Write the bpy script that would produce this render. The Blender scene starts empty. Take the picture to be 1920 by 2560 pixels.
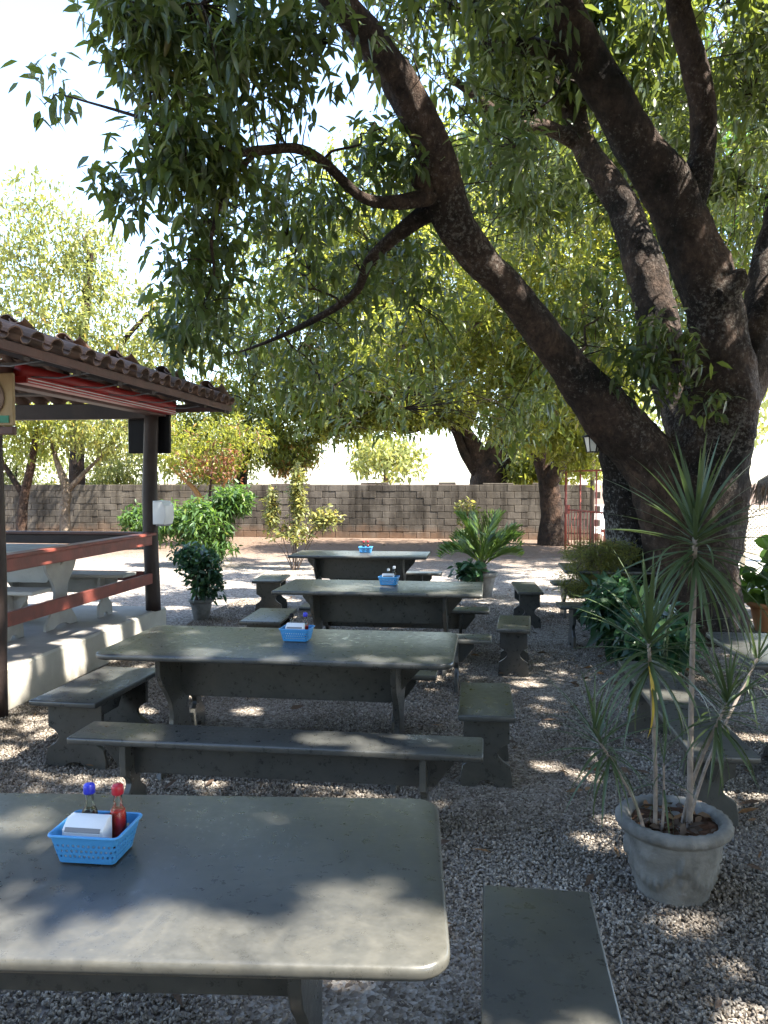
import bpy, bmesh, math, random
import numpy as np
from mathutils import Vector, Matrix, Euler, noise as mnoise
R = math.radians
random.seed(7)
rng = np.random.default_rng(7)
scn = bpy.context.scene
col = scn.collection

# ------------------------------------------------------------------ camera, sky, sun, exposure
cd = bpy.data.cameras.new('camera')
cam = bpy.data.objects.new('camera', cd)
col.objects.link(cam)
cam.location = (0, 0, 1.7)
cam.rotation_euler = (R(87.8), 0, R(7.5))
cd.sensor_fit = 'VERTICAL'
cd.sensor_height = 36
cd.lens = 27.72
cd.clip_end = 2000
cd.clip_start = .05
scn.camera = cam

SUN_EL, SUN_AZ = 57.0, 109.0           # azimuth clockwise from +Y
sd = Vector((math.cos(R(SUN_EL)) * math.sin(R(SUN_AZ)), math.cos(R(SUN_EL)) * math.cos(R(SUN_AZ)), math.sin(R(SUN_EL))))
w = bpy.data.worlds.new('World')
scn.world = w
w.use_nodes = True
nt = w.node_tree
nt.nodes.clear()
sky = nt.nodes.new('ShaderNodeTexSky')
sky.sky_type = 'NISHITA'
sky.sun_disc = False
sky.sun_elevation = R(SUN_EL)
sky.sun_rotation = R(SUN_AZ)
sky.air_density = 1.0
sky.dust_density = 1.0
bg = nt.nodes.new('ShaderNodeBackground')
bg.inputs[1].default_value = .15
wo = nt.nodes.new('ShaderNodeOutputWorld')
nt.links.new(sky.outputs[0], bg.inputs[0])
nt.links.new(bg.outputs[0], wo.inputs[0])
sl = bpy.data.lights.new('sun', 'SUN')
sl.energy = 5.0
sl.angle = R(.53)
sl.color = (1, .95, .86)
so = bpy.data.objects.new('sun', sl)
col.objects.link(so)
so.rotation_euler = (-sd).to_track_quat('-Z', 'Y').to_euler()
so.location = (8, -3, 14)
vs = scn.view_settings
vs.view_transform = 'Standard'
vs.look = 'None'
vs.gamma = 1
vs.exposure = 2.5
vs.use_curve_mapping = False
scn.cycles.max_bounces = 5
scn.cycles.diffuse_bounces = 2
scn.cycles.glossy_bounces = 3
scn.cycles.transmission_bounces = 5
scn.cycles.transparent_max_bounces = 8

# ------------------------------------------------------------------ materials
def nodes(name):
    m = bpy.data.materials.new(name)
    m.use_nodes = True
    t = m.node_tree
    return m, t, t.nodes['Principled BSDF'], t.nodes['Material Output']

def N(t, k, **kw):
    n = t.nodes.new(k)
    for a, b in kw.items():
        setattr(n, a, b)
    return n

def noise(t, scale, detail=4, rough=.55, vec=None, dist=0):
    n = N(t, 'ShaderNodeTexNoise')
    n.inputs['Scale'].default_value = scale
    n.inputs['Detail'].default_value = detail
    n.inputs['Roughness'].default_value = rough
    n.inputs['Distortion'].default_value = dist
    if vec: t.links.new(vec, n.inputs['Vector'])
    return n

def ramp(t, fac, stops):
    r = N(t, 'ShaderNodeValToRGB')
    e = r.color_ramp.elements
    while len(e) < len(stops): e.new(.5)
    for i, (p, c) in enumerate(stops):
        e[i].position = p
        e[i].color = tuple(c) + (1,) if len(c) == 3 else c
    t.links.new(fac, r.inputs[0])
    return r

def mixc(t, fac, a, b, mode='MIX'):
    m = N(t, 'ShaderNodeMix', data_type='RGBA', blend_type=mode)
    for i, v in ((0, fac), (6, a), (7, b)):
        if hasattr(v, 'is_linked'): t.links.new(v, m.inputs[i])
        elif isinstance(v, (int, float)): m.inputs[i].default_value = v
        else: m.inputs[i].default_value = tuple(v) + (1,)
    return m.outputs[2]

def coords(t, kind='Object'):
    return N(t, 'ShaderNodeTexCoord').outputs[kind]

def bump(t, p, h, strength, dist=.01):
    b = N(t, 'ShaderNodeBump')
    b.inputs['Strength'].default_value = strength
    b.inputs['Distance'].default_value = dist
    t.links.new(h, b.inputs['Height'])
    t.links.new(b.outputs[0], p.inputs['Normal'])

def simple(name, c1, c2=None, scale=6, rough=.6, bs=.2, bscale=None, spec=.5, world=False, detail=5, stops=(.35, .65), bd=.01):
    m, t, p, o = nodes(name)
    v = N(t, 'ShaderNodeNewGeometry').outputs['Position'] if world else coords(t)
    c2 = c2 or tuple(x * .7 for x in c1)
    n = noise(t, scale, detail, vec=v)
    r = ramp(t, n.outputs[0], [(stops[0], c1), (stops[1], c2)])
    t.links.new(r.outputs[0], p.inputs['Base Color'])
    p.inputs['Roughness'].default_value = rough
    p.inputs['Specular IOR Level'].default_value = spec
    if bs:
        n2 = noise(t, bscale or scale * 6, 4, vec=v)
        bump(t, p, n2.outputs[0], bs, bd)
    return m

def slate_mat():
    m, t, p, o = nodes('slate')
    v = N(t, 'ShaderNodeNewGeometry').outputs['Position']
    n = noise(t, 2.0, 6, .6, v, .6)
    r = ramp(t, n.outputs[0], [(.28, (.035, .037, .037)), (.52, (.050, .052, .050)), (.75, (.072, .071, .063))])
    n2 = noise(t, 24, 7, .72, v)
    c = mixc(t, .3, r.outputs[0], ramp(t, n2.outputs[0], [(.3, (.022, .023, .023)), (.75, (.105, .103, .094))]).outputs[0])
    # dried water marks and smears
    n4 = noise(t, 3.1, 4, .5, v, 1.6)
    ring = ramp(t, n4.outputs[0], [(.46, (0, 0, 0)), (.55, (.16, .16, .16)), (.60, (.05, .05, .05)), (.75, (0, 0, 0))])
    c = mixc(t, ring.outputs[0], c, (.12, .115, .098))
    n5 = noise(t, 85, 3, .6, v)
    sp = ramp(t, n5.outputs[0], [(.66, (0, 0, 0)), (.74, (.25, .25, .25))])
    c = mixc(t, sp.outputs[0], c, (.16, .155, .135))
    oi = N(t, 'ShaderNodeObjectInfo')
    c = mixc(t, 1.0, c, ramp(t, oi.outputs['Random'], [(0, (.72, .74, .76)), (1, (1.12, 1.08, 1.0))]).outputs[0], 'MULTIPLY')
    t.links.new(c, p.inputs['Base Color'])
    rr = ramp(t, n2.outputs[0], [(.3, (.22, .22, .22)), (.75, (.46, .46, .46))])
    t.links.new(rr.outputs[0], p.inputs['Roughness'])
    p.inputs['Specular IOR Level'].default_value = .6
    mp = N(t, 'ShaderNodeMapping')
    mp.inputs['Scale'].default_value = (1, 2.0, 1)
    t.links.new(v, mp.inputs[0])
    n3 = noise(t, 9, 8, .6, mp.outputs[0], .3)
    bump(t, p, n3.outputs[0], .22, .004)
    return m

def leaf_mat(name, a, b, trans=(.25, .4, .03), tf=.4, gloss=.42):
    m, t, p, o = nodes(name)
    g = N(t, 'ShaderNodeNewGeometry')
    r = ramp(t, g.outputs['Random Per Island'], [(0, a), (.72, b), (.84, tuple(x * k for x, k in zip(b, (1.9, 1.6, 1.0)))), (.97, tuple(x * k for x, k in zip(b, (2.4, 1.9, 1.2)))), (1.0, tuple(x * k for x, k in zip(b, (2.6, 1.3, .9))))])  # upper stops: young leaves, and brighter colour standing in for backlit ones
    t.links.new(r.outputs[0], p.inputs['Base Color'])
    p.inputs['Roughness'].default_value = gloss
    p.inputs['Specular IOR Level'].default_value = .5
    tr = N(t, 'ShaderNodeBsdfTranslucent')
    c = mixc(t, .55, r.outputs[0], trans)
    t.links.new(c, tr.inputs[0])
    ms = N(t, 'ShaderNodeMixShader')
    ms.inputs[0].default_value = tf
    t.links.new(p.outputs[0], ms.inputs[1])
    t.links.new(tr.outputs[0], ms.inputs[2])
    t.links.new(ms.outputs[0], o.inputs[0])
    return m

def bark_mat(name, dark, red, lich=.62, lc=(.34, .32, .28)):
    m, t, p, o = nodes(name)
    v = N(t, 'ShaderNodeNewGeometry').outputs['Position']
    mp = N(t, 'ShaderNodeMapping')
    mp.inputs['Scale'].default_value = (1, 1, .45)
    t.links.new(v, mp.inputs[0])
    n = noise(t, 1.4, 5, .6, v)
    r = ramp(t, n.outputs[0], [(.36, dark), (.62, red)])
    n2 = noise(t, 26, 6, .7, mp.outputs[0], .4)
    c = mixc(t, .8, r.outputs[0], ramp(t, n2.outputs[0], [(.3, (.25, .25, .25)), (.7, (1, 1, 1))]).outputs[0], 'MULTIPLY')
    n6 = noise(t, 6, 6, .7, v)
    c = mixc(t, .75, c, ramp(t, n6.outputs[0], [(.35, (.30, .30, .30)), (.55, (.9, .85, .8)), (.7, (1.6, 1.45, 1.3))]).outputs[0], 'MULTIPLY')
    n3 = noise(t, 24, 7, .75, v)
    n4 = noise(t, 1.1, 3, .5, v)
    ad = N(t, 'ShaderNodeMath', operation='ADD')
    mu = N(t, 'ShaderNodeMath', operation='MULTIPLY')
    t.links.new(n4.outputs[0], mu.inputs[0]); mu.inputs[1].default_value = .45
    t.links.new(n3.outputs[0], ad.inputs[0]); t.links.new(mu.outputs[0], ad.inputs[1])
    f = ramp(t, ad.outputs[0], [(lich + .19, (0, 0, 0)), (lich + .31, (.5, .5, .5))])
    c = mixc(t, f.outputs[0], c, lc)
    t.links.new(c, p.inputs['Base Color'])
    p.inputs['Roughness'].default_value = .9
    p.inputs['Specular IOR Level'].default_value = .2
    hm = N(t, 'ShaderNodeMath', operation='ADD'); t.links.new(n2.outputs[0], hm.inputs[0]); t.links.new(n6.outputs[0], hm.inputs[1])
    bump(t, p, hm.outputs[0], 1.0, .08)
    return m

def wall_mat():
    m, t, p, o = nodes('concrete_block')
    geo = N(t, 'ShaderNodeNewGeometry')
    v = geo.outputs['Position']
    oi = N(t, 'ShaderNodeObjectInfo')
    r = ramp(t, oi.outputs['Random'], [(0, (.105, .090, .073)), (.5, (.118, .101, .082)), (1, (.132, .114, .093))])
    n = noise(t, .9, 6, .65, v)
    c = mixc(t, .75, r.outputs[0], ramp(t, n.outputs[0], [(.35, (.32, .3, .28)), (.6, (1, 1, 1))]).outputs[0], 'MULTIPLY')
    mp = N(t, 'ShaderNodeMapping'); mp.inputs['Scale'].default_value = (1.6, 1.6, .28); t.links.new(v, mp.inputs[0])
    n7 = noise(t, 1.6, 6, .7, mp.outputs[0])
    c = mixc(t, .85, c, ramp(t, n7.outputs[0], [(.38, (.28, .27, .26)), (.58, (1, 1, 1)), (.75, (1.35, 1.3, 1.2))]).outputs[0], 'MULTIPLY')
    sx = N(t, 'ShaderNodeSeparateXYZ'); t.links.new(v, sx.inputs[0])
    n2 = noise(t, 2.2, 5, .6, v)
    ad = N(t, 'ShaderNodeMath', operation='MULTIPLY_ADD')
    t.links.new(n2.outputs[0], ad.inputs[0]); ad.inputs[1].default_value = .9; t.links.new(sx.outputs[2], ad.inputs[2])
    soil = ramp(t, ad.outputs[0], [(.40, (.5, .5, .5)), (.85, (0, 0, 0))])
    c = mixc(t, soil.outputs[0], c, (.22, .115, .06))
    n5 = noise(t, 30, 4, .6, v)
    t.links.new(c, p.inputs['Base Color'])
    p.inputs['Roughness'].default_value = .95
    p.inputs['Specular IOR Level'].default_value = .15
    bump(t, p, n5.outputs[0], .6, .01)
    return m

def ground_mat():
    m, t, p, o = nodes('gravel_ground')
    v = N(t, 'ShaderNodeNewGeometry').outputs['Position']
    vo = N(t, 'ShaderNodeTexVoronoi'); vo.inputs['Scale'].default_value = 48
    t.links.new(v, vo.inputs['Vector'])
    sc = N(t, 'ShaderNodeSeparateColor'); t.links.new(vo.outputs['Color'], sc.inputs[0])
    g = ramp(t, sc.outputs[0], [(0, (.09, .07, .055)), (.5, (.22, .19, .16)), (1, (.36, .325, .285))])
    n = noise(t, 1.2, 5, .6, v)
    n2 = noise(t, 9, 6, .7, v)
    dirt = ramp(t, n2.outputs[0], [(.3, (.09, .058, .040)), (.7, (.19, .135, .10))])
    sx = N(t, 'ShaderNodeSeparateXYZ'); t.links.new(v, sx.inputs[0])
    ma = N(t, 'ShaderNodeMath', operation='MULTIPLY_ADD')
    t.links.new(n.outputs[0], ma.inputs[0]); ma.inputs[1].default_value = 5; t.links.new(sx.outputs[1], ma.inputs[2])
    mr = N(t, 'ShaderNodeMapRange'); t.links.new(ma.outputs[0], mr.inputs[0])
    mr.inputs[1].default_value = 17.0; mr.inputs[2].default_value = 21.0
    c = mixc(t, mr.outputs[0], g.outputs[0], dirt.outputs[0])
    t.links.new(c, p.inputs['Base Color'])
    p.inputs['Roughness'].default_value = .95
    p.inputs['Specular IOR Level'].default_value = .2
    bump(t, p, vo.outputs['Distance'], .8, .02)
    return m

def stone_mat():
    m, t, p, o = nodes('crushed_stone')
    oi = N(t, 'ShaderNodeObjectInfo')
    r = ramp(t, oi.outputs['Random'], [(0, (.09, .073, .056)), (.35, (.21, .188, .16)), (.75, (.285, .26, .225)), (1, (.43, .395, .345))])
    v = N(t, 'ShaderNodeNewGeometry').outputs['Position']
    n = noise(t, .9, 4, .6, v)
    c = mixc(t, .6, r.outputs[0], ramp(t, n.outputs[0], [(.35, (.55, .43, .33)), (.62, (1, 1, 1))]).outputs[0], 'MULTIPLY')
    t.links.new(c, p.inputs['Base Color'])
    p.inputs['Roughness'].default_value = .85
    p.inputs['Specular IOR Level'].default_value = .3
    return m

def glass_mat(name, c=(.9, .95, .9), rough=.05):
    m, t, p, o = nodes(name)
    tr = N(t, 'ShaderNodeBsdfTransparent'); tr.inputs[0].default_value = tuple(c) + (1,)
    gl = N(t, 'ShaderNodeBsdfGlossy'); gl.inputs['Roughness'].default_value = rough
    fr = N(t, 'ShaderNodeFresnel'); fr.inputs[0].default_value = 1.45
    ms = N(t, 'ShaderNodeMixShader')
    t.links.new(fr.outputs[0], ms.inputs[0]); t.links.new(tr.outputs[0], ms.inputs[1]); t.links.new(gl.outputs[0], ms.inputs[2])
    t.links.new(ms.outputs[0], o.inputs[0])
    return m

M = dict(
    slate=slate_mat(), block=wall_mat(), ground=ground_mat(), stone=stone_mat(),
    concrete=simple('concrete', (.42, .40, .36), (.30, .29, .26), 3, .85, .3, 40, .3, True),
    plinth=simple('plinth_plaster', (.50, .47, .40), (.36, .33, .28), 2.2, .9, .3, 30, .2, True),
    floor=simple('pavilion_floor', (.30, .27, .24), (.22, .2, .18), 3, .6, .15, 30, .4, True),
    pave=simple('pale_paving', (.55, .52, .47), (.42, .39, .34), 1.5, .9, .3, 20, .2, True),
    mortar=simple('mortar', (.10, .08, .062), (.14, .112, .086), 3, .95, .3, 30, .1, True),
    redwood=simple('red_wood', (.23, .055, .038), (.13, .036, .027), 5, .5, .2, 30, .4, True),
    darkwood=simple('dark_wood', (.022, .014, .012), (.042, .026, .021), 4, .6, .35, 30, .35, True),
    beamwood=simple('beam_wood', (.075, .035, .028), (.12, .055, .042), 4, .55, .25, 30, .4, True),
    tile=simple('clay_tile', (.21, .13, .095), (.11, .08, .066), 5, .9, .4, 40, .2, True),
    glasstile=glass_mat('glass_tile', (.9, .95, .95), .2),
    awning=simple('red_awning', (.42, .022, .02), (.32, .018, .016), 5, .45, .05, 30, .5),
    white=simple('white_plastic', (.75, .76, .77), (.68, .69, .7), 5, .4, 0, 30, .5),
    grey=simple('grey_slot', (.2, .2, .21), (.16, .16, .17), 5, .5, 0),
    black=simple('black_plastic', (.006, .006, .008), (.008, .008, .010), 5, .5, 0, spec=.15),
    blue=simple('blue_plastic', (.07, .30, .62), (.06, .27, .58), 8, .35, 0),
    bluecap=simple('blue_cap', (.02, .03, .45), (.018, .025, .4), 8, .35, 0),
    redcap=simple('red_cap', (.45, .015, .03), (.4, .012, .025), 8, .35, 0),
    redsauce=simple('red_sauce', (.48, .022, .012), (.42, .02, .01), 8, .15, 0),
    darksauce=simple('dark_sauce', (.010, .008, .010), (.014, .010, .012), 8, .12, 0),
    glass=glass_mat('clear_glass'),
    metal=simple('grey_metal', (.25, .26, .28), (.2, .21, .22), 6, .45, .1),
    redmetal=simple('red_metal', (.33, .06, .035), (.22, .05, .03), 6, .6, .2, world=True),
    brick=simple('red_brick', (.36, .12, .06), (.24, .085, .05), 6, .9, .4, world=True),
    pot=simple('cement_pot', (.21, .205, .19), (.115, .113, .105), 9, .9, .5, 45, .2),
    terracotta=simple('terracotta', (.50, .22, .09), (.40, .17, .07), 5, .8, .3),
    soil=simple('soil', (.05, .03, .02), (.13, .07, .045), 25, .95, .8, 60, .1),
    litter=leaf_mat('dry_leaf', (.06, .038, .025), (.10, .064, .042), (.2, .11, .05), .15, .7),
    cane=simple('cane', (.30, .25, .21), (.20, .165, .14), 30, .85, .4, 90, .2),
    bark=bark_mat('mango_bark', (.034, .029, .025), (.145, .098, .074), .60, (.30, .275, .24)),
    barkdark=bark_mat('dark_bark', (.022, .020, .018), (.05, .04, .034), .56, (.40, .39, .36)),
    barkfar=bark_mat('far_bark', (.035, .028, .022), (.11, .066, .045), .66),
    barkpale=bark_mat('pale_bark', (.22, .17, .12), (.36, .29, .22), .7, (.5, .46, .4)),
    twig=simple('twig_bark', (.07, .05, .04), (.12, .085, .06), 10, .9, .2, world=True),
    twigred=simple('red_twig', (.20, .085, .05), (.28, .13, .08), 10, .9, .2, world=True),
    mango=leaf_mat('mango_leaf', (.022, .042, .019), (.048, .078, .028), (.36, .42, .05), .34, .38),
    mango2=leaf_mat('mango_leaf_sunlit', (.06, .085, .02), (.12, .14, .035), (.52, .54, .06), .56, .42),  # mango leaf made brighter and yellower to look sunlit
    bright=leaf_mat('sunny_leaf', (.09, .115, .03), (.15, .165, .05), (.5, .52, .13), .48, .45),  # paler and yellower colour, standing in for overexposed sunlit foliage
    fresh=leaf_mat('fresh_leaf', (.03, .07, .02), (.055, .105, .028), (.22, .40, .05), .4, .45),
    darkleaf=leaf_mat('dark_leaf', (.016, .05, .028), (.03, .075, .036), (.08, .22, .06), .28, .38),
    yellow=leaf_mat('yellow_green_leaf', (.13, .15, .045), (.19, .19, .07), (.5, .5, .12), .4, .45),
    redfl=leaf_mat('red_leaf', (.15, .05, .03), (.17, .075, .04), (.4, .14, .07), .35, .5),
    orange=leaf_mat('orange_leaf', (.26, .13, .04), (.36, .2, .06), (.5, .25, .06), .4, .5),
    dracaena=leaf_mat('dracaena_leaf', (.035, .06, .026), (.062, .088, .036), (.14, .21, .05), .2, .36),
    yellowleaf=leaf_mat('yellowed_leaf', (.42, .30, .03), (.5, .36, .05), (.5, .36, .05), .2, .5),
    palm=leaf_mat('palm_leaf', (.06, .12, .03), (.10, .16, .04), (.3, .45, .07), .4, .4),
    straw=simple('dark_straw', (.06, .045, .035), (.11, .085, .065), 20, .95, .6),
    lattice=simple('pale_lattice', (.48, .42, .32), (.4, .34, .25), 20, .9, .2),
    lampglass=simple('milky_glass', (.62, .60, .52), (.56, .54, .46), 5, .3, 0),
    board=simple('painted_board', (.34, .24, .11), (.26, .17, .08), 8, .6, .2),
    green=simple('green_paint', (.03, .20, .11), (.02, .16, .09), 8, .6, 0),
    carve=simple('carved_brown', (.16, .10, .07), (.22, .15, .11), 12, .7, .4),
)

# ------------------------------------------------------------------ helpers
def link(name, me, mat=None, parent=None, loc=None, rot=None):
    if mat is not None and not me.materials: me.materials.append(mat)
    o = bpy.data.objects.new(name, me)
    col.objects.link(o)
    if parent is not None: o.parent = parent
    if loc is not None: o.location = loc
    if rot is not None: o.rotation_euler = rot
    return o

def tag(o, label=None, cat=None, group=None, kind=None):
    if label: o['label'] = label
    if cat: o['category'] = cat
    if group: o['group'] = group
    if kind: o['kind'] = kind
    return o

def thing(name, label, cat, loc=(0, 0, 0), rz=0, group=None):
    o = bpy.data.objects.new(name, None)
    o.empty_display_size = .1
    col.objects.link(o)
    o.location = loc
    o.rotation_euler = (0, 0, rz)
    return tag(o, label, cat, group)

def copy_tree(o, parent=None):
    c = o.copy()
    col.objects.link(c)
    c.parent = parent
    for ch in o.children: copy_tree(ch, c)
    return c

def dup(root, label, loc, rz=0, group=None):
    c = copy_tree(root)
    c.location = loc
    c.rotation_euler = (0, 0, rz)
    tag(c, label, None, group)
    return c

def pydata(name, v, f, smooth=False):
    me = bpy.data.meshes.new(name)
    me.from_pydata([tuple(x) for x in v], [], f)
    if smooth: me.polygons.foreach_set('use_smooth', [True] * len(me.polygons))
    me.update()
    return me

def tomesh(bm, name, smooth=False):
    bmesh.ops.recalc_face_normals(bm, faces=bm.faces)
    me = bpy.data.meshes.new(name)
    bm.to_mesh(me)
    bm.free()
    if smooth: me.polygons.foreach_set('use_smooth', [True] * len(me.polygons))
    return me

def bbox(bm, x0, x1, y0, y1, z0, z1, bev=0):
    v = [bm.verts.new(p) for p in ((x0, y0, z0), (x1, y0, z0), (x1, y1, z0), (x0, y1, z0), (x0, y0, z1), (x1, y0, z1), (x1, y1, z1), (x0, y1, z1))]
    fs = [bm.faces.new([v[i] for i in q]) for q in ((0, 3, 2, 1), (4, 5, 6, 7), (0, 1, 5, 4), (1, 2, 6, 5), (2, 3, 7, 6), (3, 0, 4, 7))]
    if bev:
        es = list({e for f in fs for e in f.edges})
        bmesh.ops.bevel(bm, geom=es, offset=bev, segments=1, profile=.5, affect='EDGES')

def box(name, x0, x1, y0, y1, z0, z1, mat, parent=None, bev=.004):
    bm = bmesh.new()
    bbox(bm, x0, x1, y0, y1, z0, z1, bev)
    return link(name, tomesh(bm, name), mat, parent)

def prism(name, pts, t, axis, mat, parent=None, bev=.004, seg=2, off=0):
    """extrude a 2D outline by t, centred, along 'x','y' or 'z'"""
    bm = bmesh.new()
    mp = {'x': lambda a, b, c: (c, a, b), 'y': lambda a, b, c: (a, c, b), 'z': lambda a, b, c: (a, b, c)}[axis]
    lo = [bm.verts.new(mp(a, b, off - t / 2)) for a, b in pts]
    hi = [bm.verts.new(mp(a, b, off + t / 2)) for a, b in pts]
    f1 = bm.faces.new(lo)
    f2 = bm.faces.new(hi[::-1])
    n = len(pts)
    for i in range(n):
        bm.faces.new((lo[i], hi[i], hi[(i + 1) % n], lo[(i + 1) % n]))
    bmesh.ops.recalc_face_normals(bm, faces=bm.faces)
    if bev:
        bmesh.ops.bevel(bm, geom=list(f1.edges) + list(f2.edges), offset=bev, segments=seg, profile=.5, affect='EDGES')
    me = tomesh(bm, name, True)
    me.set_sharp_from_angle(angle=R(38))
    return link(name, me, mat, parent)

def rrect(x0, x1, y0, y1, r, n=6):
    pts = []
    for cx, cy, a in ((x1 - r, y1 - r, 0), (x0 + r, y1 - r, 90), (x0 + r, y0 + r, 180), (x1 - r, y0 + r, 270)):
        for i in range(n + 1):
            b = R(a + 90 * i / n)
            pts.append((cx + r * math.cos(b), cy + r * math.sin(b)))
    return pts

def lathe_mesh(name, prof, n=24, fn=None):
    v, f = [], []
    for r, z in prof:
        for i in range(n):
            a = 2 * math.pi * i / n
            q = (r * math.cos(a), r * math.sin(a), z)
            v.append(fn(q, a, r, z) if fn else q)
    for k in range(len(prof) - 1):
        for i in range(n):
            j = (i + 1) % n
            f.append((k * n + i, k * n + j, (k + 1) * n + j, (k + 1) * n + i))
    f.append(tuple(range(n))[::-1])
    f.append(tuple(range((len(prof) - 1) * n, len(prof) * n)))
    return pydata(name, v, f, True)

def catmull(P, step):
    P = np.array(P, float)
    Q = np.vstack([2 * P[0] - P[1], P, 2 * P[-1] - P[-2]])
    out = []
    for i in range(1, len(Q) - 2):
        p0, p1, p2, p3 = Q[i - 1:i + 3]
        n = max(2, int(np.linalg.norm(p2[:3] - p1[:3]) / step))
        for k in range(n):
            t = k / n
            out.append(.5 * ((2 * p1) + (-p0 + p2) * t + (2 * p0 - 5 * p1 + 4 * p2 - p3) * t * t + (-p0 + 3 * p1 - 3 * p2 + p3) * t ** 3))
    out.append(P[-1])
    return np.array(out)

class Tubes:
    def __init__(s): s.v, s.f, s.n = [], [], 0
    def add(s, P, rad, sides=6, lump=0, cap=True, seed=0):
        P = np.asarray(P, float)
        rad = np.asarray(rad, float)
        k = len(P)
        T = np.gradient(P, axis=0)
        T /= np.linalg.norm(T, axis=1)[:, None] + 1e-9
        u = np.cross(T[0], (0, 0, 1.))
        if np.linalg.norm(u) < .05: u = np.cross(T[0], (1., 0, 0))
        u /= np.linalg.norm(u)
        a = np.arange(sides) * 2 * math.pi / sides
        ca, sa = np.cos(a), np.sin(a)
        if lump:
            rs = np.random.default_rng(seed + 11)
            ph = rs.uniform(0, 6.28, 6)
            s_ = np.concatenate([[0], np.cumsum(np.linalg.norm(np.diff(P, axis=0), axis=1))])
        rings = []
        for i in range(k):
            u = u - T[i] * np.dot(u, T[i])
            u /= np.linalg.norm(u) + 1e-9
            w_ = np.cross(T[i], u)
            r = np.full(sides, rad[i])
            if lump:
                x = s_[i]
                r = r * (1 + lump * (.5 * np.sin(2 * a + ph[0] + x * 1.7) + .45 * np.sin(3 * a + ph[1] - x * 2.6) + .3 * np.sin(5 * a + ph[2] + x * 4.3) + .35 * np.sin(x * 5.1 + ph[3]) + .25 * np.sin(7 * a + ph[4] - x * 7.7) + .2 * np.sin(x * 13 + a * 2 + ph[5])))
            ring = P[i] + np.outer(ca * r, u) + np.outer(sa * r, w_)
            if lump and rad[i] > .1 and sides > 20:
                kk = np.array([1 + .07 * mnoise.noise(Vector(q * 5.5)) + .05 * mnoise.noise(Vector(q * 14)) for q in ring])
                ring = P[i] + (ring - P[i]) * kk[:, None]
            rings.append(ring)
        base = s.n
        s.v.append(np.vstack(rings))
        s.n += k * sides
        for i in range(k - 1):
            for j in range(sides):
                j2 = (j + 1) % sides
                s.f.append((base + i * sides + j, base + i * sides + j2, base + (i + 1) * sides + j2, base + (i + 1) * sides + j))
        if cap:
            s.f.append(tuple(base + (k - 1) * sides + j for j in range(sides)))
            s.f.append(tuple(base + j for j in range(sides))[::-1])
    def build(s, name, mat, parent=None):
        return link(name, pydata(name, np.vstack(s.v), s.f, True), mat, parent)

def frames(d, roll):
    d = d / (np.linalg.norm(d, axis=1)[:, None] + 1e-9)
    upv = np.tile((0, 0, 1.), (len(d), 1))
    sde = np.cross(d, upv)
    bad = np.linalg.norm(sde, axis=1) < .05
    sde[bad] = (1, 0, 0)
    sde /= np.linalg.norm(sde, axis=1)[:, None]
    nn = np.cross(sde, d)
    c, s = np.cos(roll)[:, None], np.sin(roll)[:, None]
    return d, sde * c + nn * s, nn * c - sde * s

def leaves_mesh(name, pos, d, ln, wd, droop=.25, lod=1, roll=None):
    """lance leaves in one mesh: lod 1 = 8 triangles, lod 0 = 2 triangles"""
    n = len(pos)
    if roll is None: roll = rng.normal(0, .6, n)
    d, s, nn = frames(d, roll)
    ln = ln[:, None]; wd = wd[:, None]
    dz = np.zeros((n, 3)); dz[:, 2] = -1
    if lod:
        row = lambda t: pos + d * ln * t + dz * ln * droop * t * t
        a, b = row(.33), row(.68)
        V = np.stack([pos, a + s * wd * .5 + nn * wd * .14, a, a - s * wd * .5 + nn * wd * .14, b + s * wd * .38 + nn * wd * .1, b, b - s * wd * .38 + nn * wd * .1, row(1.0)], 1)
        T = np.array([(0, 1, 2), (0, 2, 3), (1, 4, 5), (1, 5, 2), (2, 5, 6), (2, 6, 3), (4, 7, 5), (5, 7, 6)])
    else:
        a = pos + d * ln * .45 + dz * ln * droop * .2
        V = np.stack([pos, a + s * wd * .5 + nn * wd * .18, pos + d * ln + dz * ln * droop, a - s * wd * .5 + nn * wd * .18], 1)
        T = np.array([(0, 1, 2), (0, 2, 3)])
    nv, ntri = V.shape[1], len(T)
    F = (T[None] + (np.arange(n) * nv)[:, None, None]).reshape(-1, 3)
    me = bpy.data.meshes.new(name)
    me.vertices.add(n * nv)
    me.vertices.foreach_set('co', V.reshape(-1).astype(np.float32))
    me.loops.add(F.size)
    me.loops.foreach_set('vertex_index', F.reshape(-1).astype(np.int32))
    me.polygons.add(len(F))
    me.polygons.foreach_set('loop_start', (np.arange(len(F)) * 3).astype(np.int32))
    me.update(calc_edges=True)
    me.validate()
    return me

def in_lobes(lobes):
    out = []
    for x, y, z, a, b, c, n in lobes:
        p = rng.normal(size=(n, 3))
        p /= np.linalg.norm(p, axis=1)[:, None]
        p *= (rng.random(n) ** .45)[:, None]
        out.append(np.array((x, y, z)) + p * (a, b, c))
    return np.vstack(out)

def clumps(box_, n, rad, per, flat=.6):
    """crown masses: n clumps inside an ellipsoid, per whorls in each"""
    c = in_lobes([box_ + (n,)])
    return np.vstack([in_lobes([(x, y, z, rad * rng.uniform(.6, 1.3), rad * rng.uniform(.6, 1.3), rad * flat, per)]) for x, y, z in c])

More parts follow.
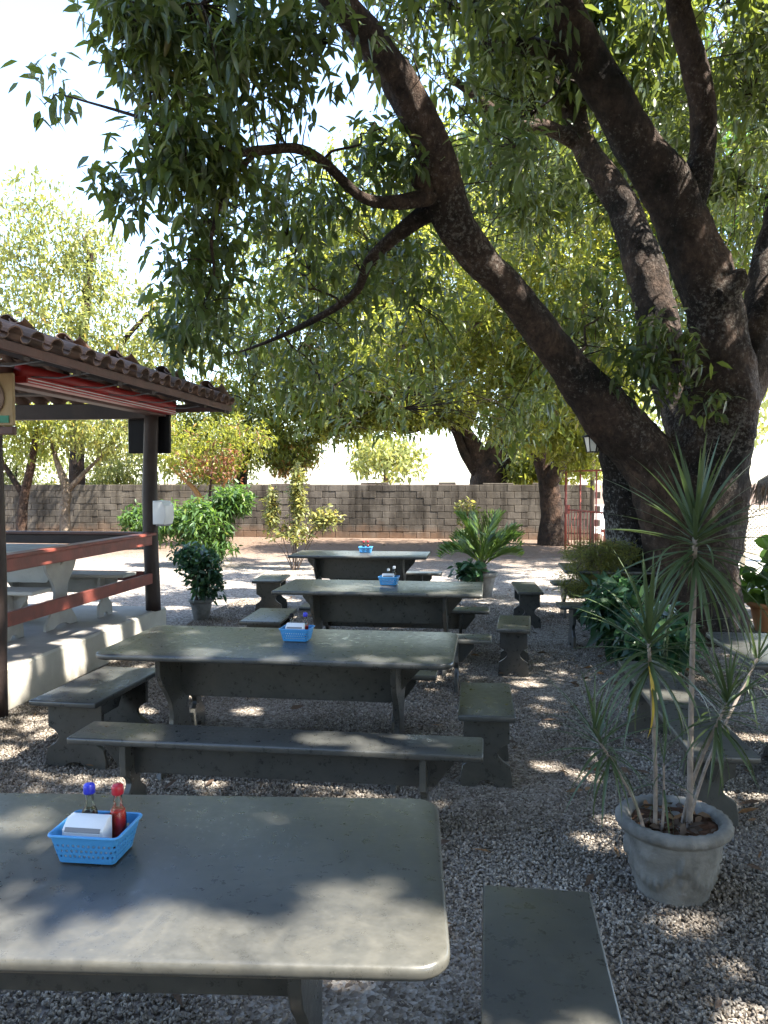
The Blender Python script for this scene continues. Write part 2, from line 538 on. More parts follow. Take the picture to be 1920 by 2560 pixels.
def rosettes(cl, per, spread, ln, lw, down=.7):
    """leaves hanging in whorls round each twig end"""
    n = len(cl) * per
    c = np.repeat(cl, per, 0)
    az = rng.uniform(0, 2 * math.pi, n)
    el = -down + rng.normal(0, .7, n)
    d = np.stack([np.cos(az) * np.cos(el), np.sin(az) * np.cos(el), np.sin(el)], 1)
    p = c + rng.normal(0, spread, (n, 3)) + d * .02
    L = ln * rng.uniform(.65, 1.2, n)
    return p, d, L, L * lw * rng.uniform(.8, 1.2, n)

def branch_net(skel, cl, nsec, r0, parent, mat, name='branch', twig_frac=.6, tw=.006):
    """secondary boughs from the limbs into the crown, then twigs to the whorls"""
    tb = Tubes()
    nodes_ = [np.array(p[:3]) for p in skel]
    rad = [p[3] for p in skel]
    sec = cl[rng.choice(len(cl), min(nsec, len(cl)), replace=False)]
    S = np.array(nodes_)
    order = np.argsort([np.min(np.linalg.norm(S - q, axis=1)) for q in sec])
    for i in order:
        q = sec[i]
        A = np.array(nodes_)
        dd = np.linalg.norm(A - q, axis=1)
        j = int(np.argmin(dd + np.maximum(0, A[:, 2] - q[2]) * .25))
        L = dd[j]
        if L < .12: continue
        rr = min(r0, rad[j] * .7, .008 + .012 * L)
        m = 6
        t = np.linspace(0, 1, m)[:, None]
        P = A[j] * (1 - t) + q * t
        P[1:-1] += rng.normal(0, .07 * L, (m - 2, 3))
        P[:, 2] += (np.sin(t[:, 0] * math.pi) * .10 * L)
        P = catmull(P, max(.06, L / 9))
        rads = np.linspace(rr, max(.005, rr * .35), len(P))
        tb.add(P, rads, 6, .12, seed=i)
        for k in range(2, len(P), 3):
            nodes_.append(P[k]); rad.append(rads[k])
        nodes_.append(P[-1]); rad.append(rads[-1])
    A = np.array(nodes_)
    for i in range(len(cl)):
        if rng.random() > twig_frac: continue
        q = cl[i]
        j = int(np.argmin(np.linalg.norm(A - q, axis=1)))
        L = np.linalg.norm(A[j] - q)
        if L < .05 or L > 2.5: continue
        mid = (A[j] + q) / 2 + rng.normal(0, .1 * L, 3) + (0, 0, .08 * L)
        tb.add([A[j], mid, q], [tw * 1.4, tw, tw * .6], 3, cap=False)
    return tb.build(name, mat, parent)

# sunny openings in the canopy: (point the sun reaches, radius of the opening)
def opening(P, tg):
    keep = np.ones(len(P), bool)
    s = np.array(sd)
    for x, y, z, r in tg:
        v = P - (x, y, z)
        t = v @ s
        dist = np.linalg.norm(v - np.outer(t, s), axis=1)
        keep &= ~((dist < r) & (t > 0))
    return keep

# ------------------------------------------------------------------ setting: ground, road, paving
def sheet(name, x0, x1, y0, y1, z, mat):
    return tag(link(name, pydata(name, [(x0, y0, z), (x1, y0, z), (x1, y1, z), (x0, y1, z)], [(0, 1, 2, 3)]), mat), kind='structure')

sheet('ground', -300, 300, -60, 600, 0, M['ground'])
sheet('road', -200, 200, 26.5, 60, .006, M['pave'])
sheet('pavement', 3.6, 40, 7.5, 26, .008, M['pave'])

def gravel():
    gx, gy = 29, 36
    xs, ys = np.linspace(-3.55, 3.3, gx), np.linspace(1.1, 11.0, gy)
    v = [(x, y, .006 + .012 * math.sin(x * 2.3 + y) * math.sin(y * 1.7 - x)) for y in ys for x in xs]
    f = [(j * gx + i, j * gx + i + 1, (j + 1) * gx + i + 1, (j + 1) * gx + i) for j in range(gy - 1) for i in range(gx - 1)]
    o = link('gravel', pydata('gravel', v, f), M['stone'])
    tag(o, 'loose grey and beige crushed stone covering the yard', 'gravel', kind='stuff')
    g = bpy.data.node_groups.new('gravel_scatter', 'GeometryNodeTree')
    g.interface.new_socket('Geometry', in_out='INPUT', socket_type='NodeSocketGeometry')
    g.interface.new_socket('Geometry', in_out='OUTPUT', socket_type='NodeSocketGeometry')
    nn = lambda k: g.nodes.new(k)
    li = lambda a, b: g.links.new(a, b)
    gi, go = nn('NodeGroupInput'), nn('NodeGroupOutput')
    di = nn('GeometryNodeDistributePointsOnFaces')
    pos = nn('GeometryNodeInputPosition'); sx = nn('ShaderNodeSeparateXYZ'); li(pos.outputs[0], sx.inputs[0])
    mr = nn('ShaderNodeMapRange'); li(sx.outputs[1], mr.inputs[0])
    mr.inputs[1].default_value = 3.5; mr.inputs[2].default_value = 11.5; mr.inputs[3].default_value = 6200; mr.inputs[4].default_value = 1400
    li(mr.outputs[0], di.inputs['Density'])
    li(gi.outputs[0], di.inputs['Mesh'])
    join = nn('GeometryNodeGeometryToInstance')
    for k in range(4):
        ico = nn('GeometryNodeMeshIcoSphere'); ico.inputs['Radius'].default_value = .0078; ico.inputs['Subdivisions'].default_value = 1
        sp = nn('GeometryNodeSetPosition')
        nz = nn('ShaderNodeTexNoise'); nz.noise_dimensions = '4D'; nz.inputs['W'].default_value = k * 3.7; nz.inputs['Scale'].default_value = 95
        sb = nn('ShaderNodeVectorMath'); sb.operation = 'SUBTRACT'; sb.inputs[1].default_value = (.5, .5, .5)
        sc = nn('ShaderNodeVectorMath'); sc.operation = 'SCALE'; sc.inputs['Scale'].default_value = .020
        li(nz.outputs['Color'], sb.inputs[0]); li(sb.outputs[0], sc.inputs[0])
        li(ico.outputs[0], sp.inputs[0]); li(sc.outputs[0], sp.inputs['Offset'])
        sm = nn('GeometryNodeSetMaterial'); sm.inputs['Material'].default_value = M['stone']
        li(sp.outputs[0], sm.inputs[0])
        li(sm.outputs[0], join.inputs[0])
    ip = nn('GeometryNodeInstanceOnPoints'); ip.inputs['Pick Instance'].default_value = True
    li(di.outputs['Points'], ip.inputs['Points']); li(join.outputs[0], ip.inputs['Instance'])
    rr = nn('FunctionNodeRandomValue'); rr.data_type = 'FLOAT_VECTOR'; rr.inputs[0].default_value = (0, 0, 0); rr.inputs[1].default_value = (6.28, 6.28, 6.28)
    li(rr.outputs[0], ip.inputs['Rotation'])
    rs = nn('FunctionNodeRandomValue'); rs.data_type = 'FLOAT_VECTOR'; rs.inputs[0].default_value = (.6, .5, .4); rs.inputs[1].default_value = (1.35, 1.1, .9); rs.inputs['Seed'].default_value = 5
    li(rs.outputs[0], ip.inputs['Scale'])
    li(ip.outputs[0], go.inputs[0])
    o.modifiers.new('scatter', 'NODES').node_group = g
gravel()

# fallen leaves
n = 900
p = np.stack([rng.uniform(-3.3, 3.4, n), rng.uniform(1.2, 13, n), np.full(n, .03)], 1)
p[:420, 0] = rng.normal(1.7, .8, 420)
p[420:560, 1] = rng.normal(21.5, 1.2, 140); p[420:560, 0] = rng.uniform(-9, 2, 140)
az = rng.uniform(0, 6.28, n)
d = np.stack([np.cos(az), np.sin(az), rng.normal(0, .15, n)], 1)
L = rng.uniform(.04, .12, n)
tag(link('fallen_leaves', leaves_mesh('fallen_leaves', p, d, L, L * .3, .05, 1), M['litter']), 'dry brown leaves fallen over the gravel', 'leaves', kind='stuff')

# ------------------------------------------------------------------ boundary wall of concrete blocks
def boundary_wall():
    y0, x0, x1, bw, bh = 23.5, -19.0, 3.0, .40, .19
    t = thing('block_wall', 'weathered bare concrete block wall closing off the back of the yard', 'wall', (0, y0, 0))
    nrow = 8
    top = nrow * (bh + .012)
    box('mortar_core', x0, x1, .03, .14, 0, top - .02, M['mortar'], t, 0)
    bm = bmesh.new()
    bbox(bm, -bw / 2, bw / 2, 0, .15, 0, bh, .008)
    me = tomesh(bm, 'block')
    me.materials.append(M['block'])
    items = []
    for r in range(nrow):
        x = x0 + (bw / 2 if r % 2 else 0)
        while x < x1:
            xc = x + bw / 2 + .006
            items.append((xc, r * (bh + .012)))
            x += bw + .012
    items.sort(key=lambda q: abs(q[0] + 4.5))
    rest = bmesh.new()
    for i, (xc, z) in enumerate(items):
        dy = random.uniform(-.006, .008)
        if i < 300:
            o = link('block', me, None, t, (xc, dy, z + random.uniform(0, .003)))
        else:
            bbox(rest, xc - bw / 2, xc + bw / 2, dy, dy + .15, z, z + bh, .008)
    o = link('block_courses', tomesh(rest, 'block_courses'), M['block'], t)
    o['kind'] = 'stuff'
    for xc, wd, h in ((-3.4, .8, .06), (-1.2, .5, .07), (.3, .9, .04), (-6.0, 1.2, .03), (1.6, .6, .05)):
        box('coping', xc - wd / 2, xc + wd / 2, .01, .145, top - .006, top + h, M['block'], t, .01)
boundary_wall()

# ------------------------------------------------------------------ pavilion
def pavilion():
    t = thing('pavilion', 'open tiled pavilion with dark posts and red railings on a concrete plinth', 'pavilion', (0, 0, 0))
    XE, ZP = -3.5, .33                       # outer face of the plinth, its height
    box('plinth', -9.5, XE, 3.2, 8.25, 0, ZP - .004, M['plinth'], t, .015)
    box('floor', -9.45, XE - .03, 3.25, 8.2, ZP - .02, ZP, M['floor'], t, .004)
    def post(x, y, z0, z1, r):
        tb = Tubes()
        zs = np.linspace(z0, z1, 18)
        P = np.stack([x + .012 * np.sin(zs * 2.1 + y), y + .012 * np.sin(zs * 1.7 + x), zs], 1)
        tb.add(P, r * (1 - .03 * (zs - z0)), 14, .05, seed=int(y * 10))
        return tb.build('post', M['darkwood'], t)
    post(-3.56, 8.02, ZP - .01, 2.42, .08)
    post(-3.50, 5.22, 0, 2.42, .075)
    post(-8.2, 8.02, ZP - .01, 2.42, .08)
    # beams
    box('beam', -3.57, -3.44, 2.9, 8.3, 2.40, 2.53, M['beamwood'], t, .006)
    box('beam', -9.3, -3.58, 7.97, 8.09, 2.37, 2.53, M['darkwood'], t, .006)
    box('beam', -9.3, -3.58, 5.17, 5.28, 2.40, 2.53, M['darkwood'], t, .006)
    # railings: boards between the posts
    for y0, y1 in ((5.30, 7.94),):
        box('rail', -3.56, -3.52, y0, y1, 1.03, 1.13, M['redwood'], t, .005)
        box('rail', -3.60, -3.47, y0, y1, 1.133, 1.163, M['redwood'], t, .006)
        box('rail', -3.56, -3.52, y0, y1, .62, .73, M['redwood'], t, .005)
    box('rail', -8.1, -3.65, 8.0, 8.04, 1.03, 1.13, M['darkwood'], t, .005)
    box('rail', -8.1, -3.65, 7.96, 8.08, 1.133, 1.16, M['beamwood'], t, .005)
    box('rail', -8.1, -3.65, 8.0, 8.04, .64, .74, M['redwood'], t, .005)
    box('rail', -3.55, -3.51, 3.25, 5.14, 1.03, 1.13, M['redwood'], t, .005)
    # roof: rafters and battens, then the tiles
    sl_ = math.tan(R(18))
    XV, ZV, Y0, Y1 = -2.82, 2.50, 2.6, 8.42
    bm = bmesh.new()
    def rafter(y, w_=.035, x1=-7.0):
        v = []
        for x in (XV, x1):
            z = ZV + (XV - x) * sl_
            v += [bm.verts.new((x, y - w_, z - .06)), bm.verts.new((x, y + w_, z - .06)), bm.verts.new((x, y + w_, z + .015)), bm.verts.new((x, y - w_, z + .015))]
        for q in ((3, 2, 1, 0), (4, 5, 6, 7), (0, 1, 5, 4), (1, 2, 6, 5), (2, 3, 7, 6), (3, 0, 4, 7)):
            bm.faces.new([v[i] for i in q])
    y = Y0 + .1
    while y < Y1:
        rafter(y); y += .62
    rafter(Y1 - .05)
    x = XV - .06
    while x > -7.0:
        z = ZV + (XV - x) * sl_
        bbox(bm, x - .025, x + .025, Y0, Y1, z + .017, z + .034)
        x -= .36
    roof = link('roof', tomesh(bm, 'roof'), M['darkwood'], t)
    box('fascia', XV + .002, XV + .025, Y0, Y1, ZV - .03, ZV + .03, M['beamwood'], roof, .004)
    # one barrel tile, axis along the slope
    def tile_mesh(name, up, r0, r1, L=.46):
        v, f = [], []
        n_ = 8
        for k, (s, r) in enumerate(((0, r0), (L, r1))):
            for rr in (r, r - .012):
                for i in range(n_ + 1):
                    a = math.pi * i / n_
                    yy = rr * math.cos(a)
                    zz = rr * math.sin(a) * .68
                    v.append((-s, yy, zz if up else -zz))
        m_ = n_ + 1
        for i in range(n_):
            f += [(i, i + 1, 2 * m_ + i + 1, 2 * m_ + i), (m_ + i + 1, m_ + i, 3 * m_ + i, 3 * m_ + i + 1), (i + 1, i, m_ + i, m_ + i + 1), (2 * m_ + i, 2 * m_ + i + 1, 3 * m_ + i + 1, 3 * m_ + i)]
        f += [(0, 2 * m_, 3 * m_, m_), (n_, m_ + n_, 3 * m_ + n_, 2 * m_ + n_)]
        me = pydata(name, v, f, False)
        return me
    cov = tile_mesh('cover_tile', True, .078, .062)
    chn = tile_mesh('channel_tile', False, .062, .078)
    gch = tile_mesh('glass_tile', False, .062, .078)
    for m_ in (cov, chn): m_.materials.append(M['tile'])
    gch.materials.append(M['glasstile'])
    rest = bmesh.new()
    ang = math.atan(sl_)
    k = 0
    ncol = int((Y1 - Y0) / .22)
    for row in range(11):
        for c in range(ncol):
            s = row * .36 - .07
            if Y0 + .1 + c * .22 > Y1 - (s - .35): continue
            xx, zz = XV - s * math.cos(ang), ZV + .085 + s * math.sin(ang)
            for me, dy, dz in ((chn, 0, .022), (cov, .11, .024)):
                jit = (random.uniform(-.012, .012), random.uniform(-.006, .006), random.uniform(-.004, .006))
                mm = gch if (me is chn and (row, c % 5) in ((4, 1), (5, 3), (7, 2))) else me
                lx = (xx + jit[0], Y0 + .1 + c * .22 + dy + jit[1], zz + dz + jit[2] - .02)
                rot = Euler((random.uniform(-.03, .03), ang + random.uniform(-.02, .02) + (.03 if me is cov else .0), random.uniform(-.03, .03)))
                if row < 5 and k < 300 or mm is gch:
                    o = link('tile', mm, None, roof, lx, rot); k += 1
                else:
                    b2 = bmesh.new(); b2.from_mesh(me)
                    b2.transform(Matrix.Translation(lx) @ rot.to_matrix().to_4x4())
                    tmp = bpy.data.meshes.new('tmp'); b2.to_mesh(tmp); b2.free()
                    rest.from_mesh(tmp); bpy.data.meshes.remove(tmp)
    # the hip at the far end: planks below, tiles above
    hp = bmesh.new()
    s = .0
    while s < 3.9:
        z = ZV + s * math.sin(ang) + .017; yy = Y1 - s * math.cos(ang)
        xr, xl = XV - s * math.cos(ang), -10.5 + s * math.cos(ang)
        wd = .05
        v = [hp.verts.new(q) for q in ((xl, yy, z), (xr, yy, z), (xr - wd, yy - wd * math.cos(ang), z + wd * math.sin(ang)), (xl + wd, yy - wd * math.cos(ang), z + wd * math.sin(ang)))]
        v2 = [hp.verts.new(q.co + Vector((0, 0, .018))) for q in v]
        hp.faces.new(v[::-1]); hp.faces.new(v2)
        for i in range(4): hp.faces.new((v[i], v[(i + 1) % 4], v2[(i + 1) % 4], v2[i]))
        s += .36
    link('hip_battens', tomesh(hp, 'hip_battens'), M['darkwood'], roof)
    box('fascia', -10.5, XV, Y1 + .002, Y1 + .025, ZV - .03, ZV + .03, M['beamwood'], roof, .004)
    for row in range(10):
        s = row * .36 - .07
        x = XV - s * math.cos(ang) - .1
        while x > -8.6:
            for me, dx, dz in ((chn, 0, .022), (cov, .11, .024)):
                if me is chn and random.random() < .16 and row > 2:
                    link('tile', gch, None, roof, (x - dx, Y1 - s * math.cos(ang), ZV + .085 + s * math.sin(ang) + dz - .005), Euler((0, ang + .02, R(90)))); continue
                b2 = bmesh.new(); b2.from_mesh(me)
                b2.transform(Matrix.Translation((x - dx, Y1 - s * math.cos(ang), ZV + .085 + s * math.sin(ang) + dz - .005)) @ Euler((0, ang + .02, R(90)), 'XYZ').to_matrix().to_4x4())
                tmp = bpy.data.meshes.new('tmp'); b2.to_mesh(tmp); b2.free()
                rest.from_mesh(tmp); bpy.data.meshes.remove(tmp)
            x -= .22
    o = link('tile_rows', tomesh(rest, 'tile_rows'), M['tile'], roof)
    o['kind'] = 'stuff'
    # rain brackets under the eave
    for i in range(7):
        tb = Tubes()
        yy = 4.2 + i * .6
        tb.add([(-3.42, yy, 2.47), (-3.1, yy + .02, 2.455), (-2.86, yy + .03, 2.49)], [.006] * 3, 5)
        tb.build('bracket', M['metal'], t)
    return t
pavilion()

# rolled awning hung along the beam
aw = thing('rolled_awning', 'red rolled-up awning with two white lines hung under the pavilion eave', 'awning', (-3.36, 5.35, 2.50))
tb = Tubes(); tb.add([(0, 0, 0), (0, 1.4, .006), (0, 2.75, .0)], [.055, .057, .055], 14); tb.build('roll', M['awning'], aw)
bm = bmesh.new(); bbox(bm, -.05, .052, 0, 2.75, -.085, -.03, .008); link('valance', tomesh(bm, 'valance'), M['awning'], aw)
for z in (-.052, -.074):
    box('white_line', .0525, .055, .01, 2.74, z - .0035, z + .0035, M['white'], aw, 0)
# television
tv = thing('television', 'black flat television hung behind the corner post of the pavilion', 'television', (-3.63, 8.02, 2.24))
bm = bmesh.new(); bbox(bm, -.235, .235, .10, .16, -.235, .235, .01); link('casing', tomesh(bm, 'casing'), M['black'], tv)
bm = bmesh.new(); bbox(bm, -.225, .225, .162, .165, -.215, .225, 0); link('screen', tomesh(bm, 'screen'), M['black'], tv)
tb = Tubes(); tb.add([(-.0, .13, .2), (-.0, .13, .33)], [.012, .012], 8); tb.build('hanger', M['black'], tv)
tb = Tubes(); tb.add([(.19, .098, .17), (.19, .085, .17)], [.012, .012], 8); tb.build('knob', M['metal'], tv)
# paper towel dispenser
dp = thing('towel_dispenser', 'white plastic paper towel dispenser fixed to the dark corner post', 'dispenser', (-3.42, 8.0, 1.25))
prism('cover', [(-.07, 0), (.055, .0), (.075, .06), (.07, .2), (.03, .245), (-.07, .25)], .24, 'y', M['white'], dp, .015, 3)
box('outlet', -.045, .05, -.09, .09, -.018, -.002, M['grey'], dp, .002)
# painted sign board at the near post
sg = thing('painted_sign', 'yellowish wooden sign board with carved oval and green foot on the near post', 'sign', (-3.27, 5.02, 2.08))
box('board', -.30, .07, -.015, .015, .0, .36, M['board'], sg, .006)
prism('carved_oval', [(.03 - .12 + .10 * math.cos(a), .19 + .12 * math.sin(a)) for a in np.linspace(0, 2 * math.pi, 24, endpoint=False)], .02, 'y', M['carve'], sg, .006, 2, -.02)
box('green_foot', -.26, .04, -.022, -.017, .02, .07, M['green'], sg, 0)
box('ledge', -.32, .075, -.03, .02, -.06, -.003, M['beamwood'], sg, .006)

# ------------------------------------------------------------------ slate tables and benches
def leg_outline(w_, h, waist, foot, notch=.055):
    """half outline mirrored: broad shoulder, round bite at the side, spread foot with a small arch"""
    a = w_ / 2
    pts = [(a, h), (a, h * .62)]
    pts += [(a - .01 - waist * math.sin(s), h * (.62 - .30 * k / 6)) for k, s in ((k, math.pi * k / 6) for k in range(1, 6))]
    pts += [(foot / 2 * .93, h * .30), (foot / 2, h * .12), (foot / 2, 0), (foot * .22, 0), (foot * .14, h * .07), (foot * .05, h * .10)]
    return pts + [(-x, y) for x, y in pts[::-1]]

def vase_outline(w_, h):
    a = w_ / 2
    pts = [(a, h), (a * .98, h * .86), (a * .86, h * .76), (a * .62, h * .66), (a * .44, h * .56), (a * .36, h * .46), (a * .40, h * .36), (a * .54, h * .26), (a * .76, h * .15), (a * .95, h * .07), (a, 0), (a * .5, 0), (a * .3, h * .035), (a * .1, h * .05)]
    return pts + [(-x, y) for x, y in pts[::-1]]

def make_table(name, label, L, W, loc, mat, group, legx=.33, r=.09, H=.75):
    t = thing(name, label, 'table', loc, 0, group)
    prism('tabletop', rrect(-L / 2, L / 2, -W / 2, W / 2, r), .034, 'z', mat, t, .013, 4, H - .017)
    h = H - .035
    a = L / 2 - .16
    prism('apron', [(-a, h), (-a + .03, h - .08), (-a + .22, h - .30), (a - .22, h - .30), (a - .03, h - .08), (a, h)], .03, 'y', mat, t, .003, 1)
    for s in (-1, 1):
        prism('leg', vase_outline(W * .70, h - .001), .03, 'x', mat, t, .003, 1, s * (L / 2 - legx))
    return t

def make_bench(name, label, L, W, loc, mat, group, rz=0, H=.44, cat='bench'):
    t = thing(name, label, cat, loc, rz, group)
    prism('seat', rrect(-L / 2, L / 2, -W / 2, W / 2, .012, 2), .034, 'z', mat, t, .009, 3, H - .017)
    h = H - .035
    a = L / 2 - .14
    prism('apron', [(-a, h), (-a, h - .05), (-a + .09, h - .17), (a - .09, h - .17), (a, h - .05), (a, h)], .028, 'y', mat, t, .003, 1)
    lx = .28 if L > 1.2 else .15
    for s in (-1, 1):
        prism('leg', leg_outline(W * .82, h - .001, .055, W * .92), .032, 'x', mat, t, .003, 1, s * (L / 2 - lx))
    return t

S = M['slate']
GT, GB, GS = 'slate tables down the yard', 'long slate benches at the tables', 'short slate benches at the table ends'
make_table('slate_table', 'nearest slate table in front, its top half in sun with the big blue basket', 2.0, .835, (-1.10, 1.828, 0), S, GT, r=.075).rotation_euler = (0, 0, R(5.5))
make_table('slate_table', 'second slate table from the front, with a basket and long bench before it', 2.0, .90, (-1.175, 4.52, 0), S, GT)
make_table('slate_table', 'third slate table from the front, with two clear bottles in its basket', 1.83, .86, (-.955, 7.08, 0), S, GT, r=.02)
make_table('slate_table', 'farthest slate table of the row, in front of the yellow-green bush', 1.80, .82, (-1.66, 10.28, 0), S, GT, r=.02)
make_table('slate_table', 'slate table behind the tree with a ferny potted plant on it', 1.6, .85, (1.62, 9.0, 0), S, None, r=.02)
make_table('slate_table', 'slate table cut by the right edge, its top shining blue-white', 1.5, .9, (2.12, 4.75, 0), S, None, r=.03)
B = lambda lab, L, W, loc, rz=0, g=GB: make_bench('slate_bench' if L > 1.2 else 'short_bench', lab, L, W, loc, S, g, rz)
B('long slate bench in front of the second table', 2.04, .28, (-1.035, 3.74, 0))
B('long slate bench behind the second table, its right end showing', 1.95, .26, (-1.30, 5.20, 0))
B('long slate bench in front of the third table', 1.95, .26, (-.94, 6.40, 0))
B('long slate bench behind the third table, its right end showing', 1.9, .26, (-.93, 7.83, 0))
B('long slate bench behind the farthest table', 1.75, .26, (-1.5, 10.92, 0))
B('short slate bench at the left end of the second table, glossy seat', .86, .42, (-2.40, 4.62, 0), R(88), GS)
B('short slate bench at the right end of the second table', .72, .31, (-.005, 4.59, 0), R(91), GS)
B('short slate bench at the left end of the third table', .76, .38, (-2.05, 7.24, 0), R(92), GS)
B('short slate bench at the right end of the third table', .72, .29, (.24, 7.14, 0), R(87), GS)
B('short slate bench left of the farthest table', .72, .38, (-2.82, 10.06, 0), R(95), GS)
B('short slate bench standing alone right of the farthest table', .95, .29, (.47, 9.58, 0), R(93), GS)
B('short slate bench right of the nearest table, cut by the bottom edge', .95, .33, (.155, 1.97, 0), R(90), GS)
B('short slate bench on the far side of the fern table', .7, .3, (1.15, 10.1, 0), R(5), GS)
B('short slate bench before the fern table, half behind the shrub', .8, .32, (1.12, 8.28, 0), R(4), GS)
B('long slate bench beside the blue-white table, behind the potted dracaena', 1.95, .30, (1.08, 4.72, 0), R(91), 'long slate benches at the tables')
# pavilion furniture on the raised floor
Cn = M['concrete']
make_table('concrete_table', 'pale concrete table behind the pavilion railing', 1.7, .8, (-4.6, 6.95, .33), Cn, None, .25, .03)
make_bench('concrete_bench', 'pale concrete bench in the pavilion, nearer the front post', 1.5, .30, (-4.55, 6.32, .33), Cn, 'concrete benches in the pavilion')
make_bench('concrete_bench', 'pale concrete bench in the pavilion, nearer the corner post', 1.5, .30, (-4.35, 7.58, .33), Cn, 'concrete benches in the pavilion')
make_table('concrete_table', 'concrete table deep inside the pavilion by its near end', 1.7, .8, (-6.5, 6.6, .33), Cn, None, .25, .03)

# ------------------------------------------------------------------ condiment baskets
def make_basket(name, label, loc, rz, group='blue condiment baskets on the tables', w0=.17, d0=.14, h=.072):
    t = thing(name, label, 'basket', loc, rz, group)
    v, f = [], []
    corners = lambda k: rrect(-(w0 / 2 - .012 + .016 * k), w0 / 2 - .012 + .016 * k, -(d0 / 2 - .012 + .016 * k), d0 / 2 - .012 + .016 * k, .012, 3)
    # resample ring to 88 columns, 9 rows; holes in a staggered grid
    nc, nr = 88, 10
    def ring(k):
        P = np.array(corners(k) + [corners(k)[0]])
        s = np.concatenate([[0], np.cumsum(np.linalg.norm(np.diff(P, axis=0), axis=1))])
        q = np.linspace(0, s[-1], nc, endpoint=False)
        return np.stack([np.interp(q, s, P[:, 0]), np.interp(q, s, P[:, 1])], 1)
    for r_ in range(nr + 1):
        k = r_ / nr
        for x, y in ring(k): v.append((x, y, .004 + k * h))
    for r_ in range(nr):
        for c in range(nc):
            hole = r_ in (2, 4, 6) and c % 2 == (r_ // 2) % 2
            if hole: continue
            c2 = (c + 1) % nc
            f.append((r_ * nc + c, r_ * nc + c2, (r_ + 1) * nc + c2, (r_ + 1) * nc + c))
    f.append(tuple(range(nc))[::-1])
    me = pydata('body', v, f)
    bm = bmesh.new(); bm.from_mesh(me)
    bmesh.ops.solidify(bm, geom=bm.faces[:], thickness=.002)
    link('body', tomesh(bm, 'body'), M['blue'], t)
    tb = Tubes()
    P = ring(1.08)
    tb.add(np.vstack([np.column_stack([P, np.full(nc, h + .004)]), [[P[0][0], P[0][1], h + .004]]]), [.0042] * (nc + 1), 8, cap=False)
    tb.build('rim', M['blue'], t)
    return t

def make_bottle(label, loc, liquid, cap, lvl=.55, h=.15, r=.019, group='sauce bottles in the baskets', glass=True):
    t = thing('sauce_bottle', label, 'bottle', loc, 0, group)
    prof = [(r * .9, 0), (r, .004), (r, h * .50), (r * .92, h * .56), (r * .58, h * .66), (r * .52, h * .72), (r * .5, h * .84)]
    if glass: link('glass', lathe_mesh('glass', prof, 18), M['glass'], t)
    ip = [(rr * .93, min(z, h * lvl) + .001) for rr, z in prof if z <= h * lvl] + [(r * .85, h * lvl)]
    link('sauce', lathe_mesh('sauce', ip, 18), M[liquid], t)
    link('cap', lathe_mesh('cap', [(r * .66, h * .84), (r * .7, h * .85), (r * .72, h * .95), (r * .6, h * .985), (r * .1, h)], 18), M[cap], t)
    return t

def make_napkins(label, loc, rz=0, w_=.108, d_=.052, h=.098):
    t = thing('napkin_holder', label, 'napkin holder', loc, rz, 'white napkin holders in the baskets')
    prism('case', [(-d_ / 2, 0), (d_ / 2, 0), (d_ / 2, h), (-d_ / 2 + .028, h), (-d_ / 2, h - .022)], w_, 'x', M['white'], t, .003, 2)
    prism('slot', [(-d_ / 2 - .0012, h - .026), (-d_ / 2 + .005, h - .020), (-d_ / 2 + .004, h - .016), (-d_ / 2 - .0022, h - .0245)], w_ * .86, 'x', M['grey'], t, 0)
    box('napkin_stack', -w_ * .43, w_ * .43, -d_ / 2 - .002, -d_ / 2 - .0003, .008, h - .028, M['white'], t, 0)
    return t

make_basket('condiment_basket', 'blue plastic basket on the nearest table, holding sauces and white napkins', (-.985, 1.865, .75), R(1))
make_napkins('white napkin holder in the basket on the nearest table', (-.995, 1.838, .757), 0)
make_bottle('sauce bottle with blue cap and dark sauce on the nearest table', (-1.018, 1.893, .757), 'darksauce', 'bluecap', .58, .165, .021)
make_bottle('sauce bottle with red cap and red sauce on the nearest table', (-.940, 1.892, .757), 'redsauce', 'redcap', .60, .168, .0215)
j = thing('spice_jar', 'small jar with flat red lid between the bottles on the nearest table', 'jar', (-.979, 1.900, .757))
link('jar_body', lathe_mesh('jar_body', [(.017, 0), (.018, .004), (.018, .05), (.015, .056)], 16), M['white'], j)
link('lid', lathe_mesh('lid', [(.0185, .0565), (.019, .058), (.019, .072), (.017, .076)], 16), M['redcap'], j)
make_basket('condiment_basket', 'blue plastic basket on the second table from the front', (-1.13, 4.59, .75), R(-2))
make_napkins('white napkin holder in the basket on the second table', (-1.135, 4.563, .757), 0)
make_bottle('clear-necked bottle with dark cap on the second table', (-1.17, 4.617, .757), 'darksauce', 'black', .2, .15)
make_bottle('red sauce bottle with blue cap on the second table', (-1.085, 4.617, .757), 'redsauce', 'bluecap', .5, .158)
make_basket('condiment_basket', 'blue plastic basket on the third table from the front', (-.90, 7.19, .75), R(-3))
make_napkins('white napkin holder in the basket on the third table', (-.905, 7.163, .757), 0)
make_bottle('short clear bottle with white cap on the third table', (-.91, 7.225, .757), 'darksauce', 'white', .2, .14)
make_bottle('taller clear bottle with white cap on the third table', (-.855, 7.217, .757), 'darksauce', 'white', .35, .165)
make_basket('condiment_basket', 'blue plastic basket on the farthest table of the row', (-1.62, 10.42, .75), R(2))
make_bottle('red sauce bottle in the basket on the farthest table', (-1.59, 10.42, .757), 'redsauce', 'redcap', .6, .16)
make_bottle('dark sauce bottle in the basket on the farthest table', (-1.65, 10.43, .757), 'darksauce', 'redcap', .6, .155)

